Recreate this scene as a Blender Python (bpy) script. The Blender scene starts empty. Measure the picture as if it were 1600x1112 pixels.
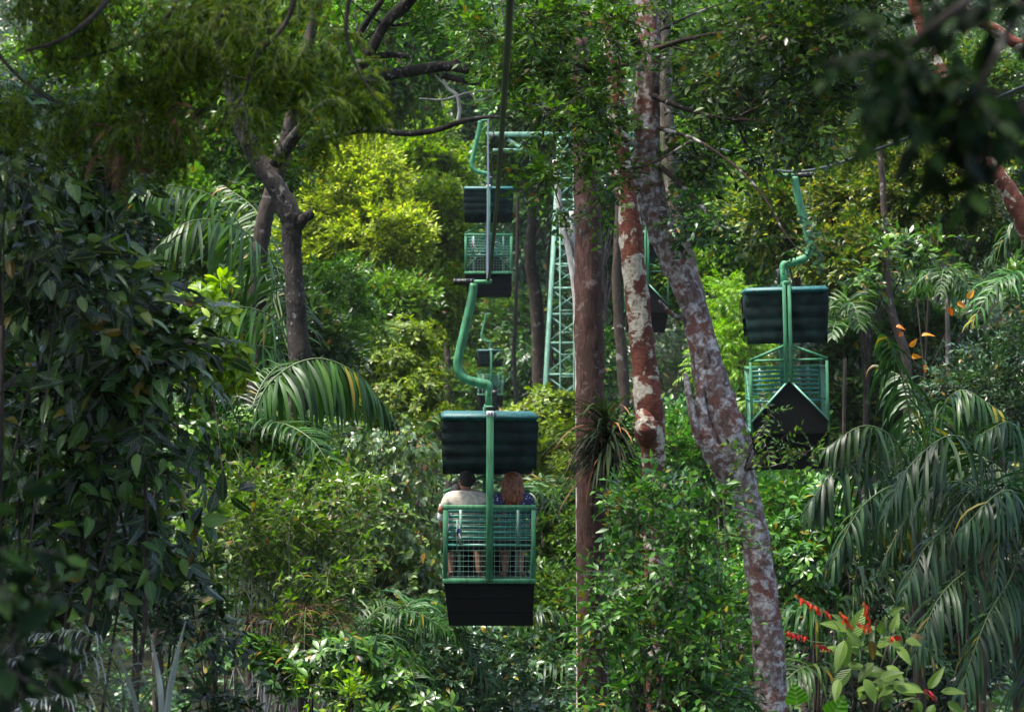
import bpy, math, random
import numpy as np
from mathutils import Vector, Matrix, Euler

SC = bpy.context.scene
COL = SC.collection
rng = np.random.default_rng(11)
random.seed(11)
FP = 1600 * 85.0 / 36.0          # focal length in photo pixels (85 mm lens, 36 mm sensor)
H = 10.0                          # camera height above the valley floor
PI = math.pi
R = math.radians


def at(px, py, d):
    return np.array([(px - 800) / FP * d, d, H + (556 - py) / FP * d])


def gz(x, y):
    """height of the forest floor"""
    z = 0.06 * max(0.0, y - 30) if y < 110 else 4.8 + 0.30 * (y - 110)
    return z + 0.35 * math.sin(x * 0.21 + 1.3) * math.cos(y * 0.13)


# ------------------------------------------------------------------ objects
def tag(o, label=None, cat=None, group=None, kind=None):
    if label: o['label'] = label
    if cat: o['category'] = cat
    if group: o['group'] = group
    if kind: o['kind'] = kind
    return o


def thing(name, label, cat, loc=(0, 0, 0), rz=0.0, group=None):
    o = bpy.data.objects.new(name, None)
    COL.objects.link(o)
    o.empty_display_size = 0.2
    o.location = loc
    o.rotation_euler = (0, 0, rz)
    return tag(o, label, cat, group)


def copy_tree(o, parent=None):
    c = o.copy()
    COL.objects.link(c)
    if parent is not None:
        c.parent = parent
    for ch in list(o.children):
        copy_tree(ch, c)
    return c


class Geo:
    def __init__(self):
        self.v = []; self.f = []; self.n = 0

    def add(self, v, f, m=0, uv=None):
        """v (N,3); f (F,3) or (F,4) ints; m material index or (F,); uv (F,k,2) or None"""
        v = np.asarray(v, float).reshape(-1, 3)
        f = np.asarray(f, np.int64)
        if len(f) == 0: return self
        m = np.full(len(f), m, np.int32) if np.isscalar(m) else np.asarray(m, np.int32)
        self.v.append(v)
        self.f.append((f + self.n, m, uv))
        self.n += len(v)
        return self

    def mesh(self, name, smooth=True):
        me = bpy.data.meshes.new(name)
        V = np.concatenate(self.v) if self.v else np.zeros((0, 3))
        me.vertices.add(len(V))
        me.vertices.foreach_set('co', V.astype(np.float32).ravel())
        loops = np.concatenate([f.ravel() for f, m, u in self.f]).astype(np.int32)
        tot = np.concatenate([np.full(len(f), f.shape[1], np.int32) for f, m, u in self.f])
        start = np.concatenate([[0], np.cumsum(tot)[:-1]]).astype(np.int32)
        me.loops.add(len(loops))
        me.loops.foreach_set('vertex_index', loops)
        me.polygons.add(len(tot))
        me.polygons.foreach_set('loop_start', start)
        me.polygons.foreach_set('loop_total', tot)
        me.polygons.foreach_set('material_index', np.concatenate([m for f, m, u in self.f]))
        me.polygons.foreach_set('use_smooth', np.full(len(tot), smooth, bool))
        if any(u is not None for f, m, u in self.f):
            uvl = me.uv_layers.new(name='UVMap')
            arr = np.concatenate([np.asarray(u, np.float32).reshape(-1, 2) if u is not None
                                  else np.full((f.size, 2), .5, np.float32) for f, m, u in self.f])
            uvl.data.foreach_set('uv', arr.ravel())
        me.update(calc_edges=True)
        return me

    def build(self, name, mats, parent=None, smooth=True, loc=None):
        me = self.mesh(name, smooth)
        for m in (mats if isinstance(mats, (list, tuple)) else [mats]):
            me.materials.append(m)
        o = bpy.data.objects.new(name, me)
        COL.objects.link(o)
        if loc is not None:
            o.location = loc
        if parent is not None:
            o.parent = parent
        return o

    # --- primitives
    def box(self, c, s, m=0, rot=None, bev=0.0):
        c = np.asarray(c, float); h = np.asarray(s, float) / 2
        b = min(bev, h.min() * .9)
        if b > 0:
            pts = []
            for sx in (-1, 1):
                for sy in (-1, 1):
                    for sz in (-1, 1):
                        S = np.array([sx, sy, sz])
                        for k in range(3):
                            p = h * S - b * S; p[k] += b * S[k]
                            pts.append(p)
            import bmesh
            bm = bmesh.new()
            for p in pts: bm.verts.new(p)
            bmesh.ops.convex_hull(bm, input=bm.verts)
            bmesh.ops.triangulate(bm, faces=bm.faces)
            bm.verts.index_update()
            v = np.array([x.co[:] for x in bm.verts]); f = np.array([[x.index for x in q.verts] for q in bm.faces])
            bm.free()
        else:
            v = np.array([[x, y, z] for x in (-1, 1) for y in (-1, 1) for z in (-1, 1)]) * h
            f = np.array([[0, 1, 3, 2], [4, 6, 7, 5], [0, 4, 5, 1], [2, 3, 7, 6], [0, 2, 6, 4], [1, 5, 7, 3]])
        if rot is not None:
            v = v @ np.array(Euler(rot).to_matrix()).T
        return self.add(v + c, f, m)

    def beam(self, a, b, w, t=None, m=0, up=(0, 0, 1)):
        """rectangular bar from a to b"""
        a = np.asarray(a, float); b = np.asarray(b, float); t = t or w
        d = b - a; L = np.linalg.norm(d); d = d / L
        u = np.asarray(up, float)
        if abs(d @ u) > .95: u = np.array([0, 1., 0])
        s = np.cross(d, u); s /= np.linalg.norm(s); q = np.cross(s, d)
        v = [p + s * i * w / 2 + q * j * t / 2 for p in (a, b) for i, j in ((-1, -1), (1, -1), (1, 1), (-1, 1))]
        f = [[0, 1, 2, 3][::-1], [4, 5, 6, 7], [0, 1, 5, 4], [1, 2, 6, 5], [2, 3, 7, 6], [3, 0, 4, 7]]
        return self.add(v, f, m)

    def tube(self, pts, rad, sides=8, m=0, cap=True, wob=0.0):
        v, f, cf = tube_arrays(pts, rad, sides, wob)
        n0 = self.n
        self.add(v, f, m)
        if cap:
            k = len(pts)
            self.v.append(np.array([pts[0], pts[-1]], float)); self.n += 2
            a = n0 + sides * k; i = np.arange(sides); j = (i + 1) % sides
            c1 = np.stack([np.full(sides, a), n0 + j, n0 + i], 1)
            c2 = np.stack([np.full(sides, a + 1), n0 + (k - 1) * sides + i, n0 + (k - 1) * sides + j], 1)
            self.f.append((np.concatenate([c1, c2]), np.full(2 * sides, m, np.int32), None))
        return self


def tube_arrays(pts, rad, sides=8, wob=0.0):
    P = np.asarray(pts, float); n = len(P)
    r = np.full(n, rad, float) if np.isscalar(rad) else np.asarray(rad, float)
    T = np.gradient(P, axis=0); T /= np.linalg.norm(T, axis=1)[:, None] + 1e-9
    u = np.array([1.0, 0, 0]) if abs(T[0][0]) < .9 else np.array([0, 1.0, 0])
    a = np.arange(sides) / sides * 2 * PI
    V = []
    for i in range(n):
        u = u - T[i] * (u @ T[i]); u /= np.linalg.norm(u) + 1e-9
        w = np.cross(T[i], u)
        rr = r[i] * (1 + (rng.normal(0, wob, sides) if wob else 0))
        V.append(P[i] + (np.cos(a) * rr)[:, None] * u + (np.sin(a) * rr)[:, None] * w)
    V = np.concatenate(V)
    i = np.arange(sides); j = (i + 1) % sides
    f = np.concatenate([np.stack([k * sides + i, k * sides + j, (k + 1) * sides + j, (k + 1) * sides + i], 1) for k in range(n - 1)])
    return V, f, None


def spline(pts, n):
    """Catmull-Rom through pts (rows may carry extra columns)"""
    P = np.asarray(pts, float)
    if len(P) == 2:
        t = np.linspace(0, 1, n)[:, None]
        return P[0] * (1 - t) + P[1] * t
    Q = np.vstack([2 * P[0] - P[1], P, 2 * P[-1] - P[-2]])
    out = []
    for x in np.linspace(0, len(P) - 1 - 1e-6, n):
        i = int(x); t = x - i
        p0, p1, p2, p3 = Q[i:i + 4]
        out.append(.5 * (2 * p1 + (p2 - p0) * t + (2 * p0 - 5 * p1 + 4 * p2 - p3) * t * t + (3 * p1 - p0 - 3 * p2 + p3) * t ** 3))
    return np.array(out)


# ------------------------------------------------------------------ materials
def new_mat(name):
    m = bpy.data.materials.new(name); m.use_nodes = True
    nt = m.node_tree; nt.nodes.clear()
    return m, nt, nt.nodes, nt.links


def ramp(N, stops, interp='LINEAR'):
    r = N.new('ShaderNodeValToRGB'); cr = r.color_ramp; cr.interpolation = interp
    while len(cr.elements) < len(stops): cr.elements.new(.5)
    for e, (p, c) in zip(cr.elements, stops):
        e.position = p; e.color = (*c, 1)
    return r


def mat_plain(name, col, rough=.5, metal=0.0, var=0.12, scale=14.0, bump=0.0, spec=.5):
    m, nt, N, L = new_mat(name)
    out = N.new('ShaderNodeOutputMaterial'); b = N.new('ShaderNodeBsdfPrincipled')
    tc = N.new('ShaderNodeTexCoord'); nz = N.new('ShaderNodeTexNoise')
    nz.inputs['Scale'].default_value = scale; nz.inputs['Detail'].default_value = 5
    L.new(tc.outputs['Object'], nz.inputs['Vector'])
    lo = tuple(max(0, c * (1 - 2 * var)) for c in col); hi = tuple(min(1, c * (1 + 2 * var)) for c in col)
    r = ramp(N, [(.3, lo), (.7, hi)])
    L.new(nz.outputs['Fac'], r.inputs['Fac']); L.new(r.outputs['Color'], b.inputs['Base Color'])
    b.inputs['Roughness'].default_value = rough; b.inputs['Metallic'].default_value = metal
    b.inputs['Specular IOR Level'].default_value = spec
    if bump:
        bp = N.new('ShaderNodeBump'); bp.inputs['Strength'].default_value = bump; bp.inputs['Distance'].default_value = .02
        L.new(nz.outputs['Fac'], bp.inputs['Height']); L.new(bp.outputs['Normal'], b.inputs['Normal'])
    L.new(b.outputs['BSDF'], out.inputs['Surface'])
    return m


def mat_paint(name, col, rough=.45, rust=.5):
    m, nt, N, L = new_mat(name)
    out = N.new('ShaderNodeOutputMaterial'); b = N.new('ShaderNodeBsdfPrincipled'); tc = N.new('ShaderNodeTexCoord')
    mp = N.new('ShaderNodeMapping'); mp.inputs['Scale'].default_value = (9, 9, 1.6); L.new(tc.outputs['Object'], mp.inputs['Vector'])
    n1 = N.new('ShaderNodeTexNoise'); n1.inputs['Scale'].default_value = 3; n1.inputs['Detail'].default_value = 8; L.new(mp.outputs['Vector'], n1.inputs['Vector'])
    r1 = ramp(N, [(.30, tuple(c * .45 for c in col)), (.5, col), (.72, tuple(min(1, c * 1.35 + .012) for c in col))]); L.new(n1.outputs['Fac'], r1.inputs['Fac'])
    n2 = N.new('ShaderNodeTexNoise'); n2.inputs['Scale'].default_value = 26; n2.inputs['Detail'].default_value = 6; n2.inputs['Roughness'].default_value = .7; L.new(tc.outputs['Object'], n2.inputs['Vector'])
    r2 = ramp(N, [(.68 - .06 * rust, (0, 0, 0)), (.72 - .06 * rust, (1, 1, 1))]); L.new(n2.outputs['Fac'], r2.inputs['Fac'])
    mx = N.new('ShaderNodeMix'); mx.data_type = 'RGBA'; L.new(r2.outputs['Color'], mx.inputs['Factor']); L.new(r1.outputs['Color'], mx.inputs['A']); mx.inputs['B'].default_value = (.05, .022, .010, 1)
    L.new(mx.outputs['Result'], b.inputs['Base Color'])
    rr = N.new('ShaderNodeMapRange'); rr.inputs['To Min'].default_value = rough - .12; rr.inputs['To Max'].default_value = rough + .25; L.new(n1.outputs['Fac'], rr.inputs['Value']); L.new(rr.outputs['Result'], b.inputs['Roughness'])
    L.new(b.outputs['BSDF'], out.inputs['Surface'])
    return m


def mat_leaf(name, stops, rough=.38, trans=.30, tint=(1.25, 1.35, .55), spec=.5, vein=0.0, nv=9, hue=.015, val=.25, old=True):
    """stops: colours a leaf can have, picked per leaf; hue/val vary per plant. vein: rib relief for large leaves"""
    m, nt, N, L = new_mat(name)
    out = N.new('ShaderNodeOutputMaterial'); b = N.new('ShaderNodeBsdfPrincipled')
    geo = N.new('ShaderNodeNewGeometry'); q_ = len(stops) - 1
    st = [(p * .955, tuple(x * (.55 + .85 * i / q_) for x in c)) for i, (p, c) in enumerate(stops)]
    r = ramp(N, st + ([(.972, (.20, .17, .03)), (1, (.15, .075, .025))] if old else []))
    L.new(geo.outputs['Random Per Island'], r.inputs['Fac'])
    oi = N.new('ShaderNodeObjectInfo')
    hs = N.new('ShaderNodeHueSaturation')
    mh = N.new('ShaderNodeMapRange'); mh.inputs['To Min'].default_value = .5 - hue; mh.inputs['To Max'].default_value = .5 + hue
    mv = N.new('ShaderNodeMapRange'); mv.inputs['To Min'].default_value = 1 - val; mv.inputs['To Max'].default_value = 1 + val
    L.new(oi.outputs['Random'], mh.inputs['Value']); L.new(oi.outputs['Random'], mv.inputs['Value'])
    L.new(mh.outputs['Result'], hs.inputs['Hue']); L.new(mv.outputs['Result'], hs.inputs['Value'])
    L.new(r.outputs['Color'], hs.inputs['Color']); hs.inputs['Saturation'].default_value = 1.12
    col = hs.outputs['Color']
    if vein:
        uv = N.new('ShaderNodeUVMap'); sp = N.new('ShaderNodeSeparateXYZ'); L.new(uv.outputs['UV'], sp.inputs['Vector'])
        a = N.new('ShaderNodeMath'); a.operation = 'SUBTRACT'; L.new(sp.outputs['X'], a.inputs[0]); a.inputs[1].default_value = .5
        ab = N.new('ShaderNodeMath'); ab.operation = 'ABSOLUTE'; L.new(a.outputs[0], ab.inputs[0])
        k = N.new('ShaderNodeMath'); k.operation = 'MULTIPLY_ADD'; L.new(ab.outputs[0], k.inputs[0]); k.inputs[1].default_value = -.55
        L.new(sp.outputs['Y'], k.inputs[2])
        s = N.new('ShaderNodeMath'); s.operation = 'MULTIPLY'; L.new(k.outputs[0], s.inputs[0]); s.inputs[1].default_value = nv * 2 * PI
        sn = N.new('ShaderNodeMath'); sn.operation = 'SINE'; L.new(s.outputs[0], sn.inputs[0])
        bp = N.new('ShaderNodeBump'); bp.inputs['Strength'].default_value = vein; bp.inputs['Distance'].default_value = .004
        L.new(sn.outputs[0], bp.inputs['Height']); L.new(bp.outputs['Normal'], b.inputs['Normal'])
        mr = N.new('ShaderNodeMapRange'); mr.inputs['From Min'].default_value = .0; mr.inputs['From Max'].default_value = .06
        mr.inputs['To Min'].default_value = .55; mr.inputs['To Max'].default_value = 0
        L.new(ab.outputs[0], mr.inputs['Value'])
        mx = N.new('ShaderNodeMix'); mx.data_type = 'RGBA'
        L.new(mr.outputs['Result'], mx.inputs['Factor']); L.new(col, mx.inputs['A']); mx.inputs['B'].default_value = (.22, .30, .10, 1)
        col = mx.outputs['Result']
    L.new(col, b.inputs['Base Color'])
    b.inputs['Roughness'].default_value = rough; b.inputs['Specular IOR Level'].default_value = spec
    if trans > 0:
        tl = N.new('ShaderNodeBsdfTranslucent'); mu = N.new('ShaderNodeMix'); mu.data_type = 'RGBA'; mu.blend_type = 'MULTIPLY'
        mu.inputs['Factor'].default_value = 1; L.new(col, mu.inputs['A']); mu.inputs['B'].default_value = (*tint, 1)
        L.new(mu.outputs['Result'], tl.inputs['Color'])
        ms = N.new('ShaderNodeMixShader'); ms.inputs['Fac'].default_value = trans
        L.new(b.outputs['BSDF'], ms.inputs[1]); L.new(tl.outputs['BSDF'], ms.inputs[2])
        L.new(ms.outputs['Shader'], out.inputs['Surface'])
    else:
        L.new(b.outputs['BSDF'], out.inputs['Surface'])
    return m


def mat_bark(name, base, dark, lichen=None, amount=.5, scale=1.0, stretch=(1, 1, .35), rough=.85, bump=.6, blotch=None, patch=6.0, soft=.05):
    m, nt, N, L = new_mat(name)
    out = N.new('ShaderNodeOutputMaterial'); b = N.new('ShaderNodeBsdfPrincipled')
    tc = N.new('ShaderNodeTexCoord')
    mp = N.new('ShaderNodeMapping'); mp.inputs['Scale'].default_value = stretch; L.new(tc.outputs['Object'], mp.inputs['Vector'])
    n1 = N.new('ShaderNodeTexNoise'); n1.inputs['Scale'].default_value = 22 * scale; n1.inputs['Detail'].default_value = 8; n1.inputs['Roughness'].default_value = .65
    L.new(mp.outputs['Vector'], n1.inputs['Vector'])
    r1 = ramp(N, [(.32, dark), (.62, base)]); L.new(n1.outputs['Fac'], r1.inputs['Fac'])
    col = r1.outputs['Color']
    if blotch is not None:
        n3 = N.new('ShaderNodeTexNoise'); n3.inputs['Scale'].default_value = 3.2 * scale; n3.inputs['Detail'].default_value = 6
        L.new(tc.outputs['Object'], n3.inputs['Vector'])
        r3 = ramp(N, [(.48, (0, 0, 0)), (.56, (1, 1, 1))]); L.new(n3.outputs['Fac'], r3.inputs['Fac'])
        mx = N.new('ShaderNodeMix'); mx.data_type = 'RGBA'; L.new(r3.outputs['Color'], mx.inputs['Factor']); L.new(col, mx.inputs['A'])
        mx.inputs['B'].default_value = (*blotch, 1); col = mx.outputs['Result']
    if lichen is not None:
        mp2 = N.new('ShaderNodeMapping'); mp2.inputs['Scale'].default_value = (1, 1, 1.2); mp2.inputs['Location'].default_value = (3.1, 7.7, 1.9)
        L.new(tc.outputs['Object'], mp2.inputs['Vector'])
        n2 = N.new('ShaderNodeTexNoise'); n2.inputs['Scale'].default_value = patch * scale; n2.inputs['Detail'].default_value = 7; n2.inputs['Roughness'].default_value = .6
        n2.inputs['Distortion'].default_value = .4
        L.new(mp2.outputs['Vector'], n2.inputs['Vector'])
        t = .66 - .26 * amount
        r2 = ramp(N, [(t, (0, 0, 0)), (t + soft, (1, 1, 1))]); L.new(n2.outputs['Fac'], r2.inputs['Fac'])
        mx = N.new('ShaderNodeMix'); mx.data_type = 'RGBA'; L.new(r2.outputs['Color'], mx.inputs['Factor']); L.new(col, mx.inputs['A'])
        n4 = N.new('ShaderNodeTexNoise'); n4.inputs['Scale'].default_value = 40 * scale; L.new(tc.outputs['Object'], n4.inputs['Vector'])
        r4 = ramp(N, [(.35, tuple(c * .55 for c in lichen)), (.6, lichen)]); L.new(n4.outputs['Fac'], r4.inputs['Fac'])
        L.new(r4.outputs['Color'], mx.inputs['B']); col = mx.outputs['Result']
    L.new(col, b.inputs['Base Color']); b.inputs['Roughness'].default_value = rough
    b.inputs['Specular IOR Level'].default_value = .25
    bp = N.new('ShaderNodeBump'); bp.inputs['Strength'].default_value = bump; bp.inputs['Distance'].default_value = .03
    L.new(n1.outputs['Fac'], bp.inputs['Height']); L.new(bp.outputs['Normal'], b.inputs['Normal'])
    L.new(b.outputs['BSDF'], out.inputs['Surface'])
    return m

# ------------------------------------------------------------------ leaves and sprays
def prof(t, shape):
    if shape == 'lance': return np.sin(PI * t ** .8) ** .9 * (1 - .25 * t)
    if shape == 'heart': return np.sin(PI * np.clip(t, 0, 1) ** .45) ** .8
    if shape == 'obov': return np.sin(PI * t ** 1.5) ** .8
    if shape == 'strip': return np.clip(np.minimum(t / .12, (1 - t) / .35), 0, 1) ** .7
    return np.sin(PI * t ** .72) ** .85      # ovate


def leaf(Ln, W, n=2, shape='ovate', fold=.25, curl=.25):
    """a leaf along +Y, face up +Z; n inner rows. returns v, f, uv(F,3,2)"""
    ts = (np.arange(n) + 1) / (n + 1)
    if n == 1: ts = np.array([.42 if shape != 'obov' else .6])
    w = np.maximum(prof(ts, shape), .12) * W / 2
    z = lambda t: -curl * Ln * t * t
    V = [(0, 0, 0)]; U = [(.5, 0)]
    for t, x in zip(ts, w):
        y = Ln * (t - .12 * curl * t * t)
        V += [(-x, y, z(t) + fold * x), (0, y, z(t)), (x, y, z(t) + fold * x)]
        U += [(.5 - x / W, t), (.5, t), (.5 + x / W, t)]
    V.append((0, Ln * (1 - .12 * curl), z(1))); U.append((.5, 1))
    F = [(0, 2, 1), (0, 3, 2)]
    for k in range(n - 1):
        a = 1 + 3 * k; c = a + 3
        F += [(a, a + 1, c + 1), (a, c + 1, c), (a + 1, a + 2, c + 2), (a + 1, c + 2, c + 1)]
    a = 1 + 3 * (n - 1); e = len(V) - 1
    F += [(a, a + 1, e), (a + 1, a + 2, e)]
    V = np.array(V); F = np.array(F); U = np.array(U)
    return V, F, U[F]


def frame(Y, Z=None):
    """(N,3) directions -> (N,3,3) matrices whose columns are X, Y(=dir), Z(closest to Z)"""
    Y = Y / (np.linalg.norm(Y, axis=-1, keepdims=True) + 1e-9)
    if Z is None: Z = np.broadcast_to([0, 0, 1.0], Y.shape)
    X = np.cross(Y, Z); nx = np.linalg.norm(X, axis=-1, keepdims=True)
    X = np.where(nx < 1e-3, np.array([1.0, 0, 0]), X / (nx + 1e-9))
    Zn = np.cross(X, Y)
    return np.stack([X, Y, Zn], -1)


def rotz_up(a):
    return np.array([math.sin(a), math.cos(a), 0.0])


class Spray:
    def __init__(self): self.V = []; self.F = []; self.M = []; self.U = []; self.n = 0
    def put(self, lf, p, d, s=1.0, up=(0, 0, 1), m=0):
        v, f, u = lf
        Q = frame(np.array([d], float), np.array([up], float))[0]
        self.V.append(v * s @ Q.T + p); self.F.append(f + self.n); self.U.append(u); self.M.append(np.full(len(f), m)); self.n += len(v)
    def twig(self, pts, rad, m=1, sides=3):
        v, f, _ = tube_arrays(pts, rad, sides)
        f = np.concatenate([f[:, [0, 1, 2]], f[:, [0, 2, 3]]])
        self.V.append(v); self.F.append(f + self.n); self.U.append(np.full((len(f), 3, 2), .5)); self.M.append(np.full(len(f), m)); self.n += len(v)
    def done(self):
        return np.concatenate(self.V), np.concatenate(self.F), np.concatenate(self.M), np.concatenate(self.U)


def spray_alt(nl, TL, lL, lW, shape='ovate', n=2, ang=55, droop=.3, hang=.0, fold=.25, curl=.3, tw=.0035, jit=.35, twig=True):
    """leaves set alternately along a bending twig; hang pulls the leaves towards straight down"""
    S = Spray(); ts = np.linspace(0, 1, 6)
    bend = rng.normal(0, .12)
    P = np.stack([bend * TL * ts ** 2, TL * ts * (1 - .3 * droop * ts), -droop * TL * ts ** 2], 1)
    if twig: S.twig(P[[0, 2, 4, 5]], np.array([tw, tw * .8, tw * .6, tw * .35]))
    for k in range(nl):
        t = .12 + .88 * (k + rng.uniform(-.2, .2)) / max(1, nl - 1); t = min(max(t, .05), 1)
        p = np.array([np.interp(t, ts, P[:, i]) for i in range(3)])
        side = 1 if k % 2 else -1
        a = R(ang) * side * (1 - .75 * (t > .93)) + rng.normal(0, jit)
        d = np.array([math.sin(a), math.cos(a), rng.normal(.05, jit) - .3 * droop * t])
        d = d * (1 - hang) + np.array([0, 0, -1.0]) * hang
        lf = leaf(lL, lW, n, shape, fold * rng.uniform(.4, 1.5), curl * rng.uniform(-.2, 1.8))
        up = np.array([rng.normal(0, jit), rng.normal(0, jit), 1.0]) if hang < .6 else np.array([rng.normal(0, .7), rng.normal(.6, .6), .3])
        S.put(lf, p, d, rng.uniform(.65, 1.15), up)
    return S.done()


def spray_whorl(nl, lL, lW, shape='obov', n=3, rise=.35, tw=.004, stem=.1, curl=.35):
    """a rosette of leaves at the end of a short twig"""
    S = Spray(); S.twig(np.array([[0, 0, 0], [0, stem * .6, 0], [0, stem, 0]]), np.array([tw, tw * .8, tw * .6]))
    for k in range(nl):
        a = 2 * PI * k / nl * 1.9 + rng.normal(0, .25); r_ = rise + rng.uniform(-.3, .35)
        d = np.array([math.cos(a), r_, math.sin(a)])
        S.put(leaf(lL, lW, n, shape, .2, curl * rng.uniform(.3, 1.5)), np.array([0, stem * rng.uniform(.75, 1), 0]), d, rng.uniform(.7, 1.1), np.array([0, 1.0, 0]) + rng.normal(0, .15, 3))
    return S.done()


def spray_feather(TL, pairs, lL, lW, droop=.9, twice=False):
    """a drooping feather of fine leaflets"""
    S = Spray(); ts = np.linspace(0, 1, 8); bend = rng.normal(0, .15)
    P = np.stack([bend * TL * ts ** 2, TL * (ts - droop * .42 * ts ** 2), -droop * TL * .75 * ts ** 2], 1)
    S.twig(P[[0, 3, 5, 7]], np.array([.002, .0017, .0013, .0008]))
    for k in range(pairs):
        t = .08 + .92 * k / (pairs - 1)
        p = np.array([np.interp(t, ts, P[:, i]) for i in range(3)])
        q = np.array([np.interp(min(1, t + .1), ts, P[:, i]) for i in range(3)]) - np.array([np.interp(max(0, t - .1), ts, P[:, i]) for i in range(3)])
        q /= np.linalg.norm(q)
        s = math.sin(PI * (.15 + .8 * t)) * .7 + .4
        for sd in (-1, 1):
            d = q * .75 + np.array([sd * .9, 0, -.25]) + rng.normal(0, .15, 3)
            S.put(leaf(lL, lW, 1, 'lance', .1, .4), p, d, s * rng.uniform(.7, 1.2), np.array([rng.normal(0, .4), .3, 1.0]))
    return S.done()


def scatter(G, templates, P, D, S, U=None, roll=.35):
    """place spray templates at P with directions D and scales S"""
    N = len(P)
    if N == 0: return G
    Z = np.tile([0, 0, 1.0], (N, 1)) + rng.normal(0, roll, (N, 3)) if U is None else U
    Q = frame(D, Z)
    pick = rng.integers(0, len(templates), N)
    for k, (v, f, m, u) in enumerate(templates):
        idx = np.where(pick == k)[0]
        if not len(idx): continue
        VV = np.einsum('nij,vj->nvi', Q[idx] * S[idx, None, None], v) + P[idx, None, :]
        FF = f[None] + (np.arange(len(idx)) * len(v))[:, None, None]
        G.add(VV.reshape(-1, 3), FF.reshape(-1, 3), np.tile(m, len(idx)), np.tile(u, (len(idx), 1, 1)))
    return G


def unit(n):
    v = rng.normal(0, 1, (n, 3)); return v / np.linalg.norm(v, axis=1)[:, None]


def crown_points(blobs, n, cr=.3, per=22, shell=.5, out=.7, up=.25, flat=.65, rnd=.45):
    """blobs: [(centre(3), radii(3))]. clumps of sprays in the ellipsoids. returns P, D, clump centres"""
    C = np.array([b[0] for b in blobs], float); Rr = np.array([b[1] for b in blobs], float)
    w = np.prod(Rr, axis=1) ** (2 / 3); w /= w.sum()
    nc = max(3, n // per)
    bi = rng.choice(len(blobs), nc, p=w)
    u = unit(nc); r_ = shell + (1 - shell) * rng.random(nc) ** .7
    cc = C[bi] + u * r_[:, None] * Rr[bi]
    k = rng.choice(nc, n, p=(lambda q: q / q.sum())(rng.uniform(.4, 1.6, nc)))
    v = unit(n)
    csz = (Rr[bi].mean(axis=1) * cr)[k] * rng.uniform(.6, 1.35, nc)[k]
    P = cc[k] + v * (csz * rng.random(n) ** .45)[:, None] * np.array([1, 1, flat])
    D = u[k] * out + v * .7 + np.array([0, 0, up]) + rng.normal(0, rnd, (n, 3))
    return P, D, cc


def limb(G, a, b, r0, r1, m=0, sag=.12, sides=6, n=8, wob=.04):
    a = np.asarray(a, float); b = np.asarray(b, float); L = np.linalg.norm(b - a)
    mid = (a + b) / 2 + rng.normal(0, .07, 3) * L + np.array([0, 0, -sag * L * .5])
    q = spline([a, mid, b], n)
    G.tube(q, np.linspace(r0, r1, n), sides, m, True, wob)
    return q

# ------------------------------------------------------------------ materials used
GREEN = mat_paint('green_paint', (.030, .165, .070), .55, .7)
TEAL = mat_paint('teal_roof_paint', (.002, .075, .075), .5, .2)
HOOD = mat_plain('dark_corrugated_sheet', (.004, .014, .012), .7, var=.45, scale=7, spec=.14)
SKIRT = mat_plain('black_sheet', (.0035, .0042, .0042), .75, var=.2, scale=5, spec=.12)
SLAT = mat_plain('bench_teal', (.02, .15, .115), .35, var=.15, scale=12)
WIRE = mat_plain('galvanised_wire', (.15, .30, .22), .45, var=.1)
RUBBER = mat_plain('black_rubber', (.008, .008, .008), .5, var=.2)
STEEL = mat_plain('cable_steel', (.16, .17, .19), .38, metal=.7, var=.12, scale=60)
CABLE = mat_plain('greased_cable', (.012, .012, .014), .45, metal=.0, var=.15, scale=60)
WHITE = mat_plain('white_plate', (.8, .8, .8), .4, var=.02)
INK = mat_plain('black_ink', (.02, .02, .02), .5, var=.02)
TOWERGREEN = mat_paint('tower_green_paint', (.10, .23, .165), .6, .5)

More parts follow.
